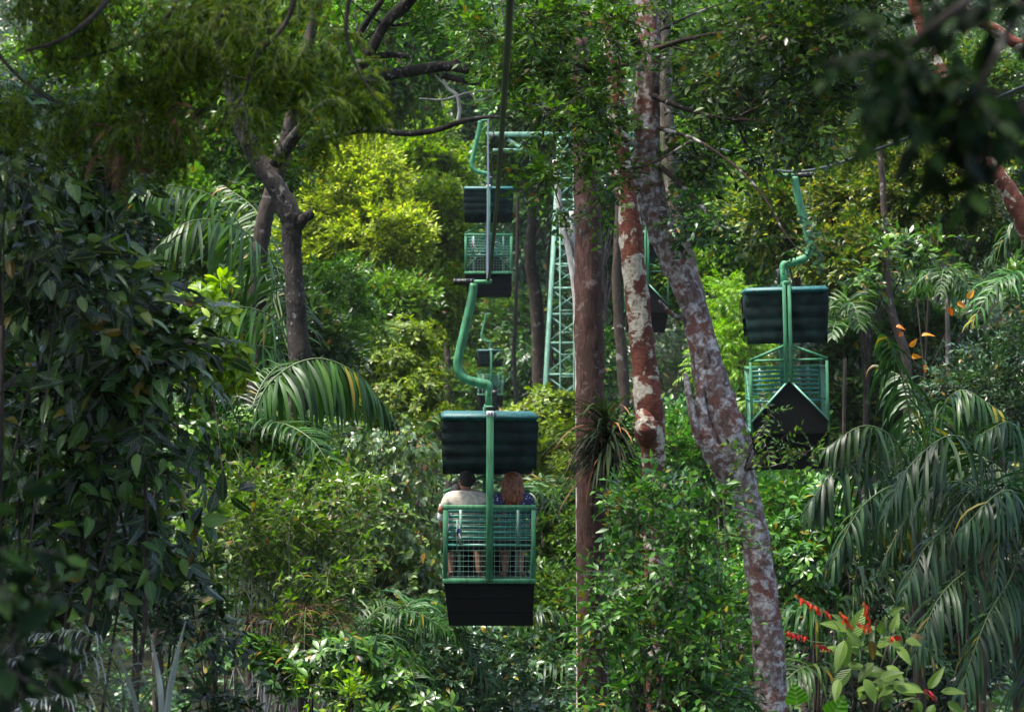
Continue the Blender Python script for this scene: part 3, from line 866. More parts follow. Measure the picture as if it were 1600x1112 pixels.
LM = dict(
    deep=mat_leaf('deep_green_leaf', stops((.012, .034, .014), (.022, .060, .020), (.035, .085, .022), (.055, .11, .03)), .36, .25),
    mid=mat_leaf('mid_green_leaf', stops((.022, .058, .016), (.04, .10, .022), (.06, .135, .028), (.10, .17, .035)), .36, .30),
    fresh=mat_leaf('fresh_green_leaf', stops((.035, .095, .015), (.06, .15, .02), (.09, .20, .03), (.15, .25, .05)), .36, .38),
    bright=mat_leaf('bright_green_leaf', stops((.07, .15, .012), (.11, .21, .02), (.15, .26, .025), (.22, .30, .04)), .45, .45),
    yellow=mat_leaf('yellow_green_leaf', stops((.11, .17, .018), (.17, .235, .026), (.24, .29, .04), (.34, .36, .07)), .55, .42),
    olive=mat_leaf('olive_leaf', stops((.025, .05, .012), (.04, .08, .015), (.06, .11, .02), (.09, .13, .022), (.20, .18, .03)), .42, .32),
    blue=mat_leaf('blue_green_leaf', stops((.02, .055, .03), (.035, .08, .04), (.055, .11, .05), (.09, .14, .08)), .30, .22),
    glossy=mat_leaf('big_ribbed_glossy_leaf', stops((.008, .024, .011), (.012, .034, .014), (.018, .048, .017), (.028, .068, .02), (.05, .11, .024), (.10, .16, .04)), .27, .28, vein=.8, nv=9, spec=.8),
    pale=mat_leaf('pale_drooping_leaf', stops((.05, .11, .04), (.08, .155, .06), (.13, .20, .10), (.11, .18, .03)), .33, .30, spec=.6),
    ribbed=mat_leaf('light_ribbed_leaf', stops((.10, .20, .04), (.15, .27, .065), (.19, .31, .085)), .45, .42, vein=.9, nv=11),
    heart=mat_leaf('heart_leaf', stops((.05, .15, .012), (.07, .20, .016)), .4, .45, vein=.5, nv=5),
    palm=mat_leaf('palm_leaflet', stops((.020, .055, .016), (.030, .078, .020), (.045, .10, .026)), .45, .32, spec=.35),
    greypalm=mat_leaf('grey_sheen_palm_leaflet', stops((.012, .035, .012), (.019, .050, .017), (.034, .070, .024)), .42, .30, spec=.42),
    dead=mat_leaf('dead_brown_leaf', stops((.05, .02, .010), (.09, .036, .018), (.14, .06, .03)), .7, .2, tint=(1, .8, .5)),
    orange=mat_leaf('orange_dead_leaf', stops((.30, .11, .02), (.42, .16, .03)), .6, .3, tint=(1, .8, .5)),
    feather=mat_leaf('feathery_leaflet', stops((.014, .045, .005), (.026, .078, .006), (.05, .12, .007), (.10, .185, .009), (.15, .23, .012)), .6, .55, spec=.15),
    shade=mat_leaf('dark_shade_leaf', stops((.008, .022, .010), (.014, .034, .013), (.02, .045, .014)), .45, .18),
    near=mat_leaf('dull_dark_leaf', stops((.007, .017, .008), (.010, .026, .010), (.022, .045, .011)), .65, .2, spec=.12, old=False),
    red=mat_leaf('red_bract', stops((.36, .012, .012), (.48, .02, .014), (.46, .05, .016)), .5, .3, tint=(1.2, .6, .5)),
    blade=mat_leaf('painted_sheen_blade', stops((.10, .115, .105), (.20, .22, .20)), .22, .05, spec=.8),  # pale base colour stands in for white sky gloss on dark blades
)
TWIG = mat_plain('twig_bark', (.035, .028, .020), .8, var=.2)
TWIGG = mat_plain('green_stem', (.07, .11, .03), .6, var=.15)
PALE_TWIG = mat_plain('pale_twig_bark', (.12, .10, .075), .8, var=.2)
BK = dict(
    dark=mat_bark('dark_lichen_bark', (.055, .042, .034), (.012, .009, .007), (.22, .21, .19), .16, 1.0, soft=.1),
    forked=mat_bark('grey_brown_bark', (.030, .026, .023), (.005, .0045, .004), (.20, .19, .18), .34, 1.5, blotch=(.045, .036, .030), patch=9, soft=.10, bump=1.2),
    red=mat_bark('red_and_white_mottled_bark', (.175, .055, .032), (.06, .02, .013), (.44, .40, .32), .55, .8, blotch=(.085, .028, .018), patch=7.0, stretch=(1, 1, 2.2), bump=.4, soft=.05),
    lean=mat_bark('lichen_patched_bark', (.19, .125, .11), (.030, .018, .015), (.52, .49, .48), .74, 1.0, blotch=(.15, .062, .048), patch=13, soft=.16, bump=1.2),
    leantop=mat_bark('dark_lichen_edged_bark', (.06, .04, .032), (.014, .010, .009), (.44, .41, .38), .36, 1.0, patch=6),
    brown=mat_bark('fibrous_brown_bark', (.085, .038, .030), (.014, .007, .006), (.20, .15, .13), .30, 1.6, stretch=(1, 1, .22), patch=5, soft=.12, blotch=(.045, .024, .017), bump=1.0),
    pale=mat_bark('pale_smooth_bark', (.45, .42, .38), (.20, .18, .16), None, .3, .8, bump=.15),
    grey=mat_bark('grey_mottled_bark', (.13, .11, .09), (.04, .03, .022), (.32, .29, .27), .36, .9),
    far=mat_bark('plain_forest_bark', (.06, .045, .033), (.018, .013, .010), (.20, .18, .16), .25, .6),
)


def root_at(name, label, cat, x, y, group=None):
    return thing(name, label, cat, (x, y, gz(x, y)), 0, group)


def pb(G, name, mats, root):
    off = np.array(root.location)
    G.v = [v - off for v in G.v]
    return G.build(name, mats, root)


def pxtrunk(G, spec, sides=14, n=40, wob=.05, ground=True, m=0):
    """spec rows: px, py, d, width in px; the last row continues straight down into the ground"""
    P = [np.append(at(a, b, d), w * d / FP / 2) for a, b, d, w in spec]
    if ground:
        e = P[-1]; g = gz(e[0], e[1]) - .2
        if e[2] > g + .5:
            k = np.array([e[0] + (e[0] - P[-2][0]) * .5, e[1], (e[2] + g) / 2, e[3] * 1.1]); P += [k, np.array([k[0], e[1], g, e[3] * 1.35])]
    q = spline(np.array(P), n)
    G.tube(q[:, :3], q[:, 3], sides, m, True, wob)
    return q


def bb(px, py, d, rx, ry, rd):
    """ellipsoid blob from pixels; rd = depth radius in metres"""
    return (at(px, py, d), (rx * d / FP, rd, ry * d / FP))


# spray template families (several variants each)
V5 = range(5)
T = dict(
    small=[spray_alt(9, .26, .075, .034, n=1, ang=55, droop=.25) for _ in V5],
    smallg=[spray_alt(10, .30, .095, .042, n=2, ang=50, droop=.35, curl=.35) for _ in V5],
    mid=[spray_alt(8, .36, .14, .055, n=2, ang=52, droop=.45) for _ in V5],
    big=[spray_alt(7, .46, .20, .094, n=5, ang=50, droop=.6, hang=.35, curl=.45, jit=.3, tw=.005) for _ in V5],
    hang=[spray_alt(8, .42, .135, .078, 'heart', n=3, ang=60, droop=.5, hang=.72, curl=.2, jit=.3) for _ in V5],
    whorl=[spray_whorl(9, .15, .05, 'obov', 3, .55) for _ in V5],
    whorls=[spray_whorl(7, .10, .034, 'obov', 2, .5, stem=.08) for _ in V5],
    bamboo=[spray_alt(11, .42, .15, .024, 'lance', n=1, ang=38, droop=.55, curl=.5, tw=.002) for _ in V5],
    feather=[spray_feather(.24, 15, .042, .0085) for _ in V5],
    fern=[spray_feather(.55, 18, .13, .026, .6) for _ in V5],
    far=[spray_alt(8, .55, .26, .11, n=1, ang=55, droop=.4) for _ in V5],
    farl=[spray_alt(9, .65, .30, .06, 'lance', n=1, ang=42, droop=.6) for _ in V5],
    hugeblur=[spray_alt(6, .20, .085, .04, n=3, ang=50, droop=.6, hang=.55) for _ in V5],
)


def foliage(root, blobs, fam, n, mat, scale=1.0, twig=TWIG, name='foliage', roll=.35, **kw):
    P, D, cc = crown_points(blobs, n, **kw)
    G = Geo(); scatter(G, T[fam], P, D, scale * rng.uniform(.75, 1.25, n), roll=roll)
    pb(G, name, [LM[mat] if isinstance(mat, str) else mat, twig], root)
    return P, cc


def shrub(name, label, cat, blobs, fam, n, mat, scale=1.0, base=None, stem=.03, bark='far', twig=TWIG, limbs=14, group=None, stemname='stem', folname='foliage', **kw):
    c = np.array(blobs[0][0]) if base is None else np.array(base, float)
    root = root_at(name, label, cat, c[0], c[1], group)
    P, cc = foliage(root, blobs, fam, n, mat, scale, twig, folname, **kw)
    G = Geo(); b = np.array(root.location); top = np.mean([x[0] for x in blobs], axis=0); lowz = min(x[0][2] - x[1][2] for x in blobs)
    fork = np.array([b[0] * .5 + top[0] * .5, b[1] * .5 + top[1] * .5, max(b[2] + .3, lowz + .1 * (top[2] - lowz))])
    q = spline([b - [0, 0, .2], b * .6 + fork * .4 + rng.normal(0, .05, 3), fork], 12)
    G.tube(q, np.linspace(stem * 1.3, stem, 12), 9, wob=.05)
    for x in cc[rng.permutation(len(cc))[:limbs]]:
        j = q[rng.integers(7, 12)]
        r_ = stem * .5
        limb(G, j, x, r_, max(.002, r_ * .15), sag=-.1)
    pb(G, stemname, BK[bark], root)
    return root, cc


# ------------------------------------------------------------------ palms
def frond(pts, ll, n=34, wid=.032, droop=.8, fwd=.55, seg=5, taper=.35, rach=.012, start=.12, jit=.17, vee=.25, hang=0.0, sw=1.0):
    n = int(n * 1.3); wid *= .7; ll *= 1.1
    """a palm frond in world coordinates along pts; leaflets of length ll bend down by droop"""
    G = Geo(); q = spline(pts, 40); L = len(q)
    G.tube(q, np.linspace(rach, rach * .25, L), 6, 1)
    Tn = np.gradient(q, axis=0); Tn /= np.linalg.norm(Tn, axis=1)[:, None]
    up = np.array([0, 0, 1.0])
    for k in range(n):
        if rng.random() < .09: continue
        t = start + (1 - start) * (k / (n - 1)); i = min(L - 1, int(t * (L - 1)))
        p, d = q[i], Tn[i]; s = np.cross(d, up); s /= np.linalg.norm(s) + 1e-6; nn = np.cross(s, d)
        sz = ll * (1 - (1 - taper) * max(0, (t - .45) / .55) ** 1.5) * (.6 + .4 * min(1, (t - start) / .2))
        for sd in (-1, 1):
            f = fwd * rng.uniform(.75, 1.25) + .5 * max(0, t - .8) / .2
            v = d * f + s * sd * sw + nn * vee - up * hang + rng.normal(0, jit, 3); v /= np.linalg.norm(v)
            z = sz * rng.uniform(.68, 1.15); P = [p.copy()]; w = v.copy(); st = z / seg
            dr = droop * rng.uniform(.45, 1.5)
            for j in range(seg):
                P.append(P[-1] + w * st); w = w + np.array([0, 0, -1.0]) * dr * (j + 1) / seg; w /= np.linalg.norm(w)
            P = np.array(P); side = np.cross(np.gradient(P, axis=0), nn if abs(w @ nn) < .97 else d)
            # blade plane: across the frond's normal so that the upper face looks outward
            a = d - v * (d @ v); a /= np.linalg.norm(a) + 1e-6
            hw_ = wid / 2 * np.array([.35] + [1.0] * (seg - 2) + [.8, .05])[:seg + 1]
            fold = np.cross(v, a) * .25
            Lf = P + a * hw_[:, None] - fold * hw_[:, None] * 0; Rt = P - a * hw_[:, None]; Md = P - np.array([0, 0, 1.0]) * (hw_ * .25)[:, None]
            V = np.stack([Lf, Md, Rt], 1).reshape(-1, 3)
            F = []
            for j in range(seg):
                b = 3 * j
                F += [[b, b + 1, b + 4, b + 3], [b + 1, b + 2, b + 5, b + 4]]
            G.add(V, F, 0)
    return G


def palm(label, base, fronds, mat='palm', cat='palm', trunk=None, group=None, name='palm', **kw):
    """fronds: list of (pts, dict)"""
    root = root_at(name, label, cat, base[0], base[1], group)
    for pts, o in fronds:
        a = dict(kw); a.update(o); mt = a.pop('mat', mat)
        pb(frond(pts, **a), 'frond', [LM[mt], TWIGG], root)
    top = np.array(base, float); g = np.array(root.location); G = Geo()
    r_ = trunk or .07
    q = spline([g - [0, 0, .2], (g + top) / 2 + [rng.normal(0, .1), 0, 0], top], 24)
    G.tube(q, np.linspace(r_ * 1.25, r_ * .8, 24) * (1 + .06 * (np.arange(24) % 2)), 10)
    pb(G, 'trunk', BK['far'], root)
    return root


def ring_fronds(top, n, L, lift=.5, drop=.6, ph=0.0, spread=(0, 2 * PI)):
    out = []
    for k in range(n):
        a = ph + spread[0] + (spread[1] - spread[0]) * (k + rng.uniform(-.25, .25)) / n
        r_ = L * rng.uniform(.8, 1.1); li = lift * rng.uniform(.6, 1.3); top = np.asarray(top, float)
        h = np.array([math.cos(a), math.sin(a), 0])
        out.append(([top, top + h * r_ * .35 + [0, 0, r_ * li * .55], top + h * r_ * .7 + [0, 0, r_ * (li * .55 - drop * .12)], top + h * r_ + [0, 0, r_ * (li * .3 - drop * .5)]], {}))
    return out

# ================================================================== SETTING
g = Geo(); xs = np.concatenate([np.linspace(-200, -80, 7)[:-1], np.linspace(-80, 80, 65), np.linspace(80, 200, 7)[1:]])
ys = np.concatenate([np.linspace(-60, 0, 13)[:-1], np.linspace(0, 180, 73), np.linspace(180, 320, 10)[1:]])
V = [(x, y, gz(x, y)) for y in ys for x in xs]; k = len(xs)
i, j = np.meshgrid(np.arange(len(ys) - 1), np.arange(k - 1), indexing='ij'); a = (i * k + j).ravel()
g.add(V, np.stack([a, a + 1, a + k + 1, a + k], 1))
tag(g.build('ground', mat_plain('leaf_litter_soil', (.008, .010, .004), 1.0, var=.35, scale=1.2, bump=.4, spec=.05)), kind='structure')

# far wooded hillside: one uncountable mass
n = 42000
y = 104 + 150 * rng.random(n) ** 1.5; x = rng.uniform(-.29, .29, n) * y; hh = rng.random(n)
cx = np.floor(x / 7) + np.floor(y / 8) * 57
ht = 9 + 9 * np.abs(np.sin(cx * 12.9898) * 43758.5453 % 1)
dome = 1 - .35 * (((x / 7) % 1 - .5) ** 2 * 4)
gzv = np.where(y < 110, .06 * (y - 30), 4.8 + .30 * (y - 110))
z = gzv + ht * dome * (.12 + .88 * hh ** .8)
P = np.stack([x, y, z], 1); D = unit(n) + np.array([0, -.5, .15])
G = Geo(); scatter(G, T['far'], P, D, rng.uniform(.9, 1.5, n) * (.7 + y / 260))
tag(G.build('hillside_forest', [LM['deep'], TWIG]), 'dark wooded hillside closing the view beyond the gondolas', 'forest', kind='stuff')

# undergrowth carpet on the valley floor
n = 14000
y = rng.uniform(9, 100, n); x = rng.uniform(-.34, .34, n) * (y + 6)
z = np.array([gz(a, b) for a, b in zip(x, y)]) + rng.random(n) ** 2 * 1.6
G = Geo(); scatter(G, T['far'] , np.stack([x, y, z], 1), unit(n) * .8 + np.array([0, 0, .6]), rng.uniform(.6, 1.2, n))
tag(G.build('undergrowth', [LM['deep'], TWIG]), 'low leafy undergrowth covering the forest floor below the cable line', 'undergrowth', kind='stuff')

# ================================================================== BACKGROUND TREES (things)
def bgtree(name, label, blobs, fam, n, mat, scale=1.0, trunk=.16, bark='far', group='trees of the surrounding forest', limbs=16, base=None, twig=TWIG, **kw):
    c = np.mean([b[0] for b in blobs], axis=0) if base is None else np.array(base, float)
    root = root_at(name, label, 'tree', c[0], c[1], group)
    P, cc = foliage(root, blobs, fam, n, mat, scale, twig, 'crown', **kw)
    b = np.array(root.location); low = min(x[0][2] - x[1][2] * .5 for x in blobs); hi = max(x[0][2] + x[1][2] * .4 for x in blobs)
    e = np.array([c[0] + rng.normal(0, .2), c[1], hi]); G = Geo()
    q = spline([b - [0, 0, .3], b * .6 + e * .4 + rng.normal(0, .18, 3), e], 26)
    G.tube(q, np.linspace(trunk * 1.25, trunk * .25, 26), 10, wob=.05)
    for x in cc[rng.permutation(len(cc))[:limbs]]:
        t = np.clip((x[2] - 1.2 - b[2]) / (e[2] - b[2]), .25, .92); p = q[int(t * 25)]
        r_ = trunk * .32 * (1.2 - t)
        limb(G, p, x, max(.012, r_ * 1.6), .008, sag=-.15)
    pb(G, 'trunk', BK[bark], root)
    return root


B = bgtree
# yellow-green feathery trees on the sunlit slope
B('bamboo_tree', 'tall glowing yellow-green tree beyond the forked trunk', [bb(545, 300, 60, 95, 75, 1.4), bb(480, 290, 61, 60, 60, 1.2), bb(590, 370, 59, 80, 60, 1.3), bb(470, 400, 60, 45, 60, 1)], 'smallg', 6500, 'yellow', 1.3, .09, cr=.24, out=.5, up=.8, per=26, shell=.6)
B('bamboo_tree', 'bright green feathery tree low beside the bent hanger arm of the passenger gondola', [bb(625, 560, 50, 65, 55, 1.0), bb(655, 630, 49, 50, 50, .9), bb(590, 610, 50, 45, 50, .8)], 'whorls', 2300, 'bright', 1.5, .07, cr=.26, out=.5, up=.7, per=16, shell=.6)
B('bamboo_tree', 'fresh green tree topping the slope under the dead white branch', [bb(640, 190, 78, 45, 65, 1.6), bb(665, 280, 77, 60, 70, 1.7)], 'smallg', 3600, 'bright', 1.9, .10, cr=.26, out=.5, up=.5)
B('broadleaf_tree', 'mid-green tree filling the slope between the yellow tree and second gondola', [bb(640, 400, 70, 70, 90, 1.8), bb(680, 350, 69, 45, 60, 1.4), bb(670, 470, 68, 50, 50, 1.4)], 'smallg', 4600, 'bright', 1.8, .12, cr=.3)
B('broadleaf_tree', 'small-leaved green tree standing in front of the tall yellow-green one', [bb(520, 460, 46, 45, 45, .8), bb(545, 520, 46, 50, 40, .8), bb(500, 560, 45, 40, 45, .8)], 'small', 1700, 'fresh', 1.35, .05, cr=.24)
B('broadleaf_tree', 'soft mid-green tree rising behind the bamboo-like bright one', [bb(610, 490, 56, 60, 50, 1.0), bb(560, 590, 54, 60, 70, 1)], 'smallg', 2400, 'fresh', 1.5, .08, cr=.26)
# dark forest behind the second gondola
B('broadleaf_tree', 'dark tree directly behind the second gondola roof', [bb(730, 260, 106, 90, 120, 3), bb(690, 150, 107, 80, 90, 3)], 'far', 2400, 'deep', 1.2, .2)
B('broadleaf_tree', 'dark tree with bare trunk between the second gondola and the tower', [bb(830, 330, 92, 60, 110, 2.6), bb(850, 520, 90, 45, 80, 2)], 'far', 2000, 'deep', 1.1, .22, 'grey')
B('broadleaf_tree', 'dull green tree beneath the second gondola, right of the far small one', [bb(815, 520, 103, 50, 60, 1.8), bb(790, 610, 102, 60, 50, 1.8)], 'smallg', 2600, 'mid', 2.6, .12)
B('broadleaf_tree', 'dull green tree under the far small gondola', [bb(720, 600, 104, 60, 60, 1.8), bb(700, 500, 105, 40, 60, 1.8)], 'smallg', 2600, 'mid', 2.6, .12)
B('broadleaf_tree', 'yellow-flecked shrubby tree behind the passenger gondola roof', [bb(855, 650, 48, 40, 38, .7), bb(820, 690, 47, 55, 40, .7), bb(870, 720, 47, 40, 50, .7)], 'whorls', 1700, 'bright', 1.7, .05, cr=.3)
B('broadleaf_tree', 'dark tree between the brown trunk and the mottled trunk', [bb(960, 420, 74, 45, 130, 2.2), bb(950, 600, 66, 50, 70, 1.8)], 'far', 1800, 'deep', .95, .2)
B('broadleaf_tree', 'pale leafy tree behind the top of the lattice tower', [bb(870, 120, 72, 90, 100, 2.4), bb(820, 220, 74, 50, 50, 2)], 'smallg', 4200, 'mid', 2.1, .14)
B('broadleaf_tree', 'lime ferny tree behind the gondola with the gable shield', [bb(1150, 560, 46, 60, 60, 1), bb(1200, 620, 45, 55, 45, .9), bb(1130, 490, 47, 40, 50, .9)], 'fern', 900, 'bright', .8, .06, cr=.32, up=.2)
B('broadleaf_tree', 'fresh green tree behind the leaning trunk', [bb(1150, 350, 56, 70, 90, 1.5), bb(1100, 280, 57, 60, 70, 1.4), bb(1100, 430, 55, 50, 60, 1.2)], 'smallg', 4200, 'fresh', 1.6, .12, cr=.3)
B('broadleaf_tree', 'yellow-leaved tree behind the hanger arm of the shielded gondola', [bb(1200, 330, 44, 55, 60, 1), bb(1240, 270, 45, 60, 55, 1), bb(1300, 240, 45, 70, 55, 1)], 'smallg', 3600, 'olive', 1.35, .1, cr=.3)
B('broadleaf_tree', 'olive tree with bare thin branches beyond the shielded gondola', [bb(1370, 320, 42, 90, 70, 1.2), bb(1330, 400, 41, 60, 50, 1), bb(1450, 300, 42, 90, 80, 1.2)], 'smallg', 4600, 'olive', 1.2, .1, limbs=40, cr=.26)
B('broadleaf_tree', 'tree of broad pale leaf sprays above the grey palms', [bb(1410, 410, 36, 90, 22, .8), bb(1490, 385, 36, 60, 24, .8), bb(1430, 360, 36, 50, 14, .6), bb(1540, 440, 35, 50, 30, .6)], 'mid', 200, 'mid', 1.1, .05, limbs=40, cr=.22, flat=.2, up=.0)
B('broadleaf_tree', 'mid-green tree high behind the dark overhanging leaves', [bb(1480, 180, 52, 130, 110, 1.8), bb(1560, 320, 50, 90, 80, 1.6), bb(1340, 150, 53, 90, 80, 1.6)], 'smallg', 6200, 'mid', 1.6, .14, cr=.28)
B('broadleaf_tree', 'mid-green tree filling the top of the view between the trunks and dark leaves', [bb(1230, 90, 60, 140, 110, 2), bb(1100, 120, 61, 90, 90, 1.8)], 'smallg', 6000, 'mid', 1.8, .16, cr=.28)
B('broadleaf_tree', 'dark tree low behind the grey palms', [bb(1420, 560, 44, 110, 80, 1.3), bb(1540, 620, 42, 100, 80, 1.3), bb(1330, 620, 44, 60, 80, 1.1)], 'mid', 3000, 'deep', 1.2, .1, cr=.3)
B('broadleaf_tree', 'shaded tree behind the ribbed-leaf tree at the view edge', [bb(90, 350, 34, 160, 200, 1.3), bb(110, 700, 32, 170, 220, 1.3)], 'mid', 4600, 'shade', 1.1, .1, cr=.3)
B('broadleaf_tree', 'green tree behind the feathery canopy and the tall palm', [bb(330, 210, 44, 150, 130, 1.6), bb(270, 400, 42, 120, 120, 1.3), bb(180, 130, 44, 140, 110, 1.4)], 'smallg', 6000, 'fresh', 1.5, .12, cr=.28)
B('broadleaf_tree', 'bright leafy tree glowing behind the forked trunk crown', [bb(560, 80, 66, 150, 100, 2), bb(430, 120, 64, 90, 90, 1.8)], 'smallg', 5600, 'fresh', 1.9, .15, cr=.28)
B('broadleaf_tree', 'dark tree below the arching palm frond and above the heart-leaved bush', [bb(400, 560, 40, 120, 110, 1.3), bb(470, 680, 39, 90, 60, 1.1)], 'mid', 2200, 'deep', 1.1, .08, cr=.3)
B('broadleaf_tree', 'green tree standing low behind the lower brown trunk', [bb(870, 860, 40, 55, 90, 1), bb(850, 980, 38, 70, 70, 1)], 'smallg', 2400, 'mid', 1.2, .07, cr=.3)
B('broadleaf_tree', 'green tree low behind the leafy bush between the trunks', [bb(1060, 800, 36, 120, 160, 1.2), bb(1240, 850, 34, 70, 90, 1), bb(1080, 1020, 32, 130, 120, 1)], 'smallg', 4600, 'mid', 1.2, .08, cr=.3)
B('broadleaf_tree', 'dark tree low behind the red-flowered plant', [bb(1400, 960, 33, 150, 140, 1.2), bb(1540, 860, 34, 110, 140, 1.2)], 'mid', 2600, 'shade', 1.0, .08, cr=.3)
for px, py, d, wd, bk in ((835, 300, 80, 24, 'grey'), (692, 470, 88, 14, 'far'), (790, 560, 92, 9, 'far'), (968, 520, 50, 20, 'far'), (1420, 470, 37, 16, 'far')):
    pass

# ================================================================== HERO TRUNKS
def herotree(name, label, spec, bark, extra=(), crown=None, group='large trunks standing in the view', sides=20, n=90, wob=.06, limbs=()):
    b = at(*spec[-1][:3]); root = root_at(name, label, 'tree', b[0], b[1], group)
    G = Geo(); q = pxtrunk(G, spec, sides, n, wob)
    for s in extra: pxtrunk(G, s, 10, 26, .06, ground=False)
    pb(G, 'trunk', BK[bark] if isinstance(bark, str) else bark, root)
    return root


lean = herotree('leaning_tree', 'big leaning trunk with white lichen patches passing in front of the shielded gondola',
    [(1003, -160, 20.6, 34), (1005, -40, 20.6, 38), (1014, 60, 20.5, 36), (1011, 180, 20.4, 40), (1014, 290, 20.3, 45), (1041, 375, 20.2, 44), (1083, 480, 20.1, 42), (1113, 600, 20, 52), (1142, 690, 20, 60), (1161, 765, 20, 46), (1182, 850, 20, 44), (1200, 1000, 20, 48), (1207, 1112, 20, 47), (1213, 1250, 20, 52)], 'lean',
    extra=[[(1098, 590, 19.9, 8), (1094, 630, 19.88, 18), (1103, 680, 19.88, 30), (1118, 715, 19.9, 32), (1142, 760, 19.95, 22)],
           [(1071, 583, 19.85, 7), (1076, 615, 19.82, 11), (1086, 665, 19.82, 14), (1095, 700, 19.85, 10)],
           [(1030, 470, 19.9, 4), (1052, 492, 20, 8), (1075, 500, 20.1, 10)]])
mott = herotree('mottled_tree', 'red trunk mottled with cream patches beside the leaning trunk',
    [(948, -160, 24, 22), (950, 0, 24, 24), (960, 120, 24, 26), (968, 230, 24, 30), (982, 320, 24, 34), (990, 420, 24, 36), (1000, 510, 24, 37), (1008, 580, 24, 40), (1012, 630, 24, 47), (1020, 690, 24, 39), (1022, 800, 24, 36), (1024, 950, 24, 36), (1030, 1112, 24, 40)], 'red',
    extra=[[(1002, 640, 23.9, 16), (1010, 668, 23.85, 40), (1012, 690, 23.95, 30)]])
brown = herotree('brown_tree', 'straight fibrous brown trunk in front of the lattice tower',
    [(905, 60, 28, 26), (910, 200, 28, 34), (918, 340, 28, 40), (921, 500, 28, 44), (923, 700, 28, 44), (923, 900, 28, 44), (926, 1112, 28, 46)], 'brown')
slim = herotree('slim_tree', 'slim pale grey trunk half hidden behind the leaning trunk',
    [(1038, -160, 26, 20), (1038, 100, 26, 22), (1046, 230, 26, 24), (1058, 340, 26, 25), (1090, 470, 26, 26), (1125, 600, 26, 26), (1158, 740, 26, 28), (1190, 1000, 26, 30), (1195, 1200, 26, 32)], 'grey')
fork = herotree('forked_tree', 'dark trunk forking with a broken stub above the arching palm frond',
    [(325, -140, 26, 18), (345, 60, 26, 22), (364, 150, 26, 25), (386, 215, 26, 28), (412, 262, 26, 29), (436, 300, 26, 31), (456, 342, 26, 34), (456, 372, 26, 30), (459, 430, 26, 29), (465, 510, 26, 32), (470, 590, 26, 35), (466, 690, 26, 36), (468, 900, 26, 40)], 'forked',
    extra=[[(456, 352, 26, 26), (470, 346, 25.95, 20), (480, 337, 25.9, 14), (489, 331, 25.9, 11)], [(474, 344, 25.9, 10), (487, 338, 25.9, 8), (481, 330, 25.9, 6)]])
fork2 = herotree('twin_tree', 'second brown trunk standing close behind the forked one',
    [(520, -120, 28.5, 14), (480, 80, 28.5, 18), (446, 225, 28.5, 24), (428, 290, 28.5, 25), (412, 350, 28.5, 26), (404, 420, 28.5, 26), (402, 560, 28.5, 27), (400, 800, 28.5, 30)], 'dark')
stems = herotree('twin_stem_sapling', 'pair of thin white stems leaning against the lattice tower',
    [(868, 250, 30, 10), (876, 340, 30, 9), (890, 400, 30, 9), (900, 480, 30, 9), (903, 600, 30, 9), (905, 800, 30, 10)], 'pale',
    extra=[[(893, 330, 30.2, 7), (896, 390, 30.2, 7), (904, 460, 30.2, 8), (910, 500, 30.3, 8)], [(880, 335, 30, 8), (893, 375, 30, 7), (897, 400, 30.2, 6)]], group=None)
diag = herotree('bare_diagonal_tree', 'pale pink-barked trunk crossing behind the dark overhanging leaves',
    [(1390, -160, 25, 18), (1438, 40, 25, 20), (1466, 110, 25, 24), (1488, 160, 25, 26), (1530, 235, 25, 26), (1570, 290, 25, 28), (1600, 345, 25, 32), (1650, 460, 25, 34), (1690, 700, 25, 38)], 'red',
    extra=[[(1400, -110, 25.1, 14), (1500, 10, 25.1, 17), (1560, 50, 25.1, 18), (1600, 75, 25.1, 20), (1660, 100, 25.1, 22)]], group=None)
for lab, spec, bk in (
        ('grey crooked trunk in the dark gap between the second gondola and tower', [(850, -120, 74, 12), (845, 150, 74, 14), (838, 300, 74, 17), (828, 400, 74, 18), (838, 470, 74, 20), (842, 620, 74, 20)], 'far'),
        ('thin trunk under the second gondola beside the far small one', [(800, -100, 78, 4), (809, 250, 78, 5), (806, 480, 78, 6), (803, 560, 78, 7), (808, 640, 78, 7)], 'dark'),
        ('thin dark trunk just outside the second gondola skirt', [(684, -100, 92, 6), (690, 330, 92, 8), (697, 480, 92, 9), (700, 640, 92, 10)], 'far'),
        ('brown trunk standing in shade behind the mottled trunk', [(955, -100, 52, 9), (968, 250, 52, 11), (963, 430, 52, 13), (968, 520, 52, 16), (975, 600, 52, 18), (975, 700, 52, 20)], 'far'),
        ('thin dark trunk rising behind the shielded gondola cable', [(1364, -120, 40, 6), (1372, 180, 40, 8), (1380, 300, 40, 10), (1390, 470, 40, 12), (1415, 560, 40, 16), (1420, 700, 40, 18)], 'far')):
    herotree('forest_tree', lab, spec, bk, group='bare trunks deeper in the forest', sides=10, n=40)


# canopies carried by the hero trunks
def canopy(root, blobs, fam, n, mat, scale, src, limbs=20, r0=.02, bark='leantop', twig=TWIG, **kw):
    P, cc = foliage(root, blobs, fam, n, mat, scale, twig, 'crown', **kw)
    G = Geo()
    for x in cc[rng.permutation(len(cc))[:limbs]]:
        s = min(src, key=lambda q: np.linalg.norm(q - x) + rng.uniform(0, .6)); limb(G, s, x, r0, .004, sag=.05)
    pb(G, 'branch', BK[bark], root)


def pxbranch(root, specs, bark='leantop', name='limb'):
    G = Geo()
    for s in specs: pxtrunk(G, s, 9, 26, .06, ground=False)
    return pb(G, name, BK[bark], root)


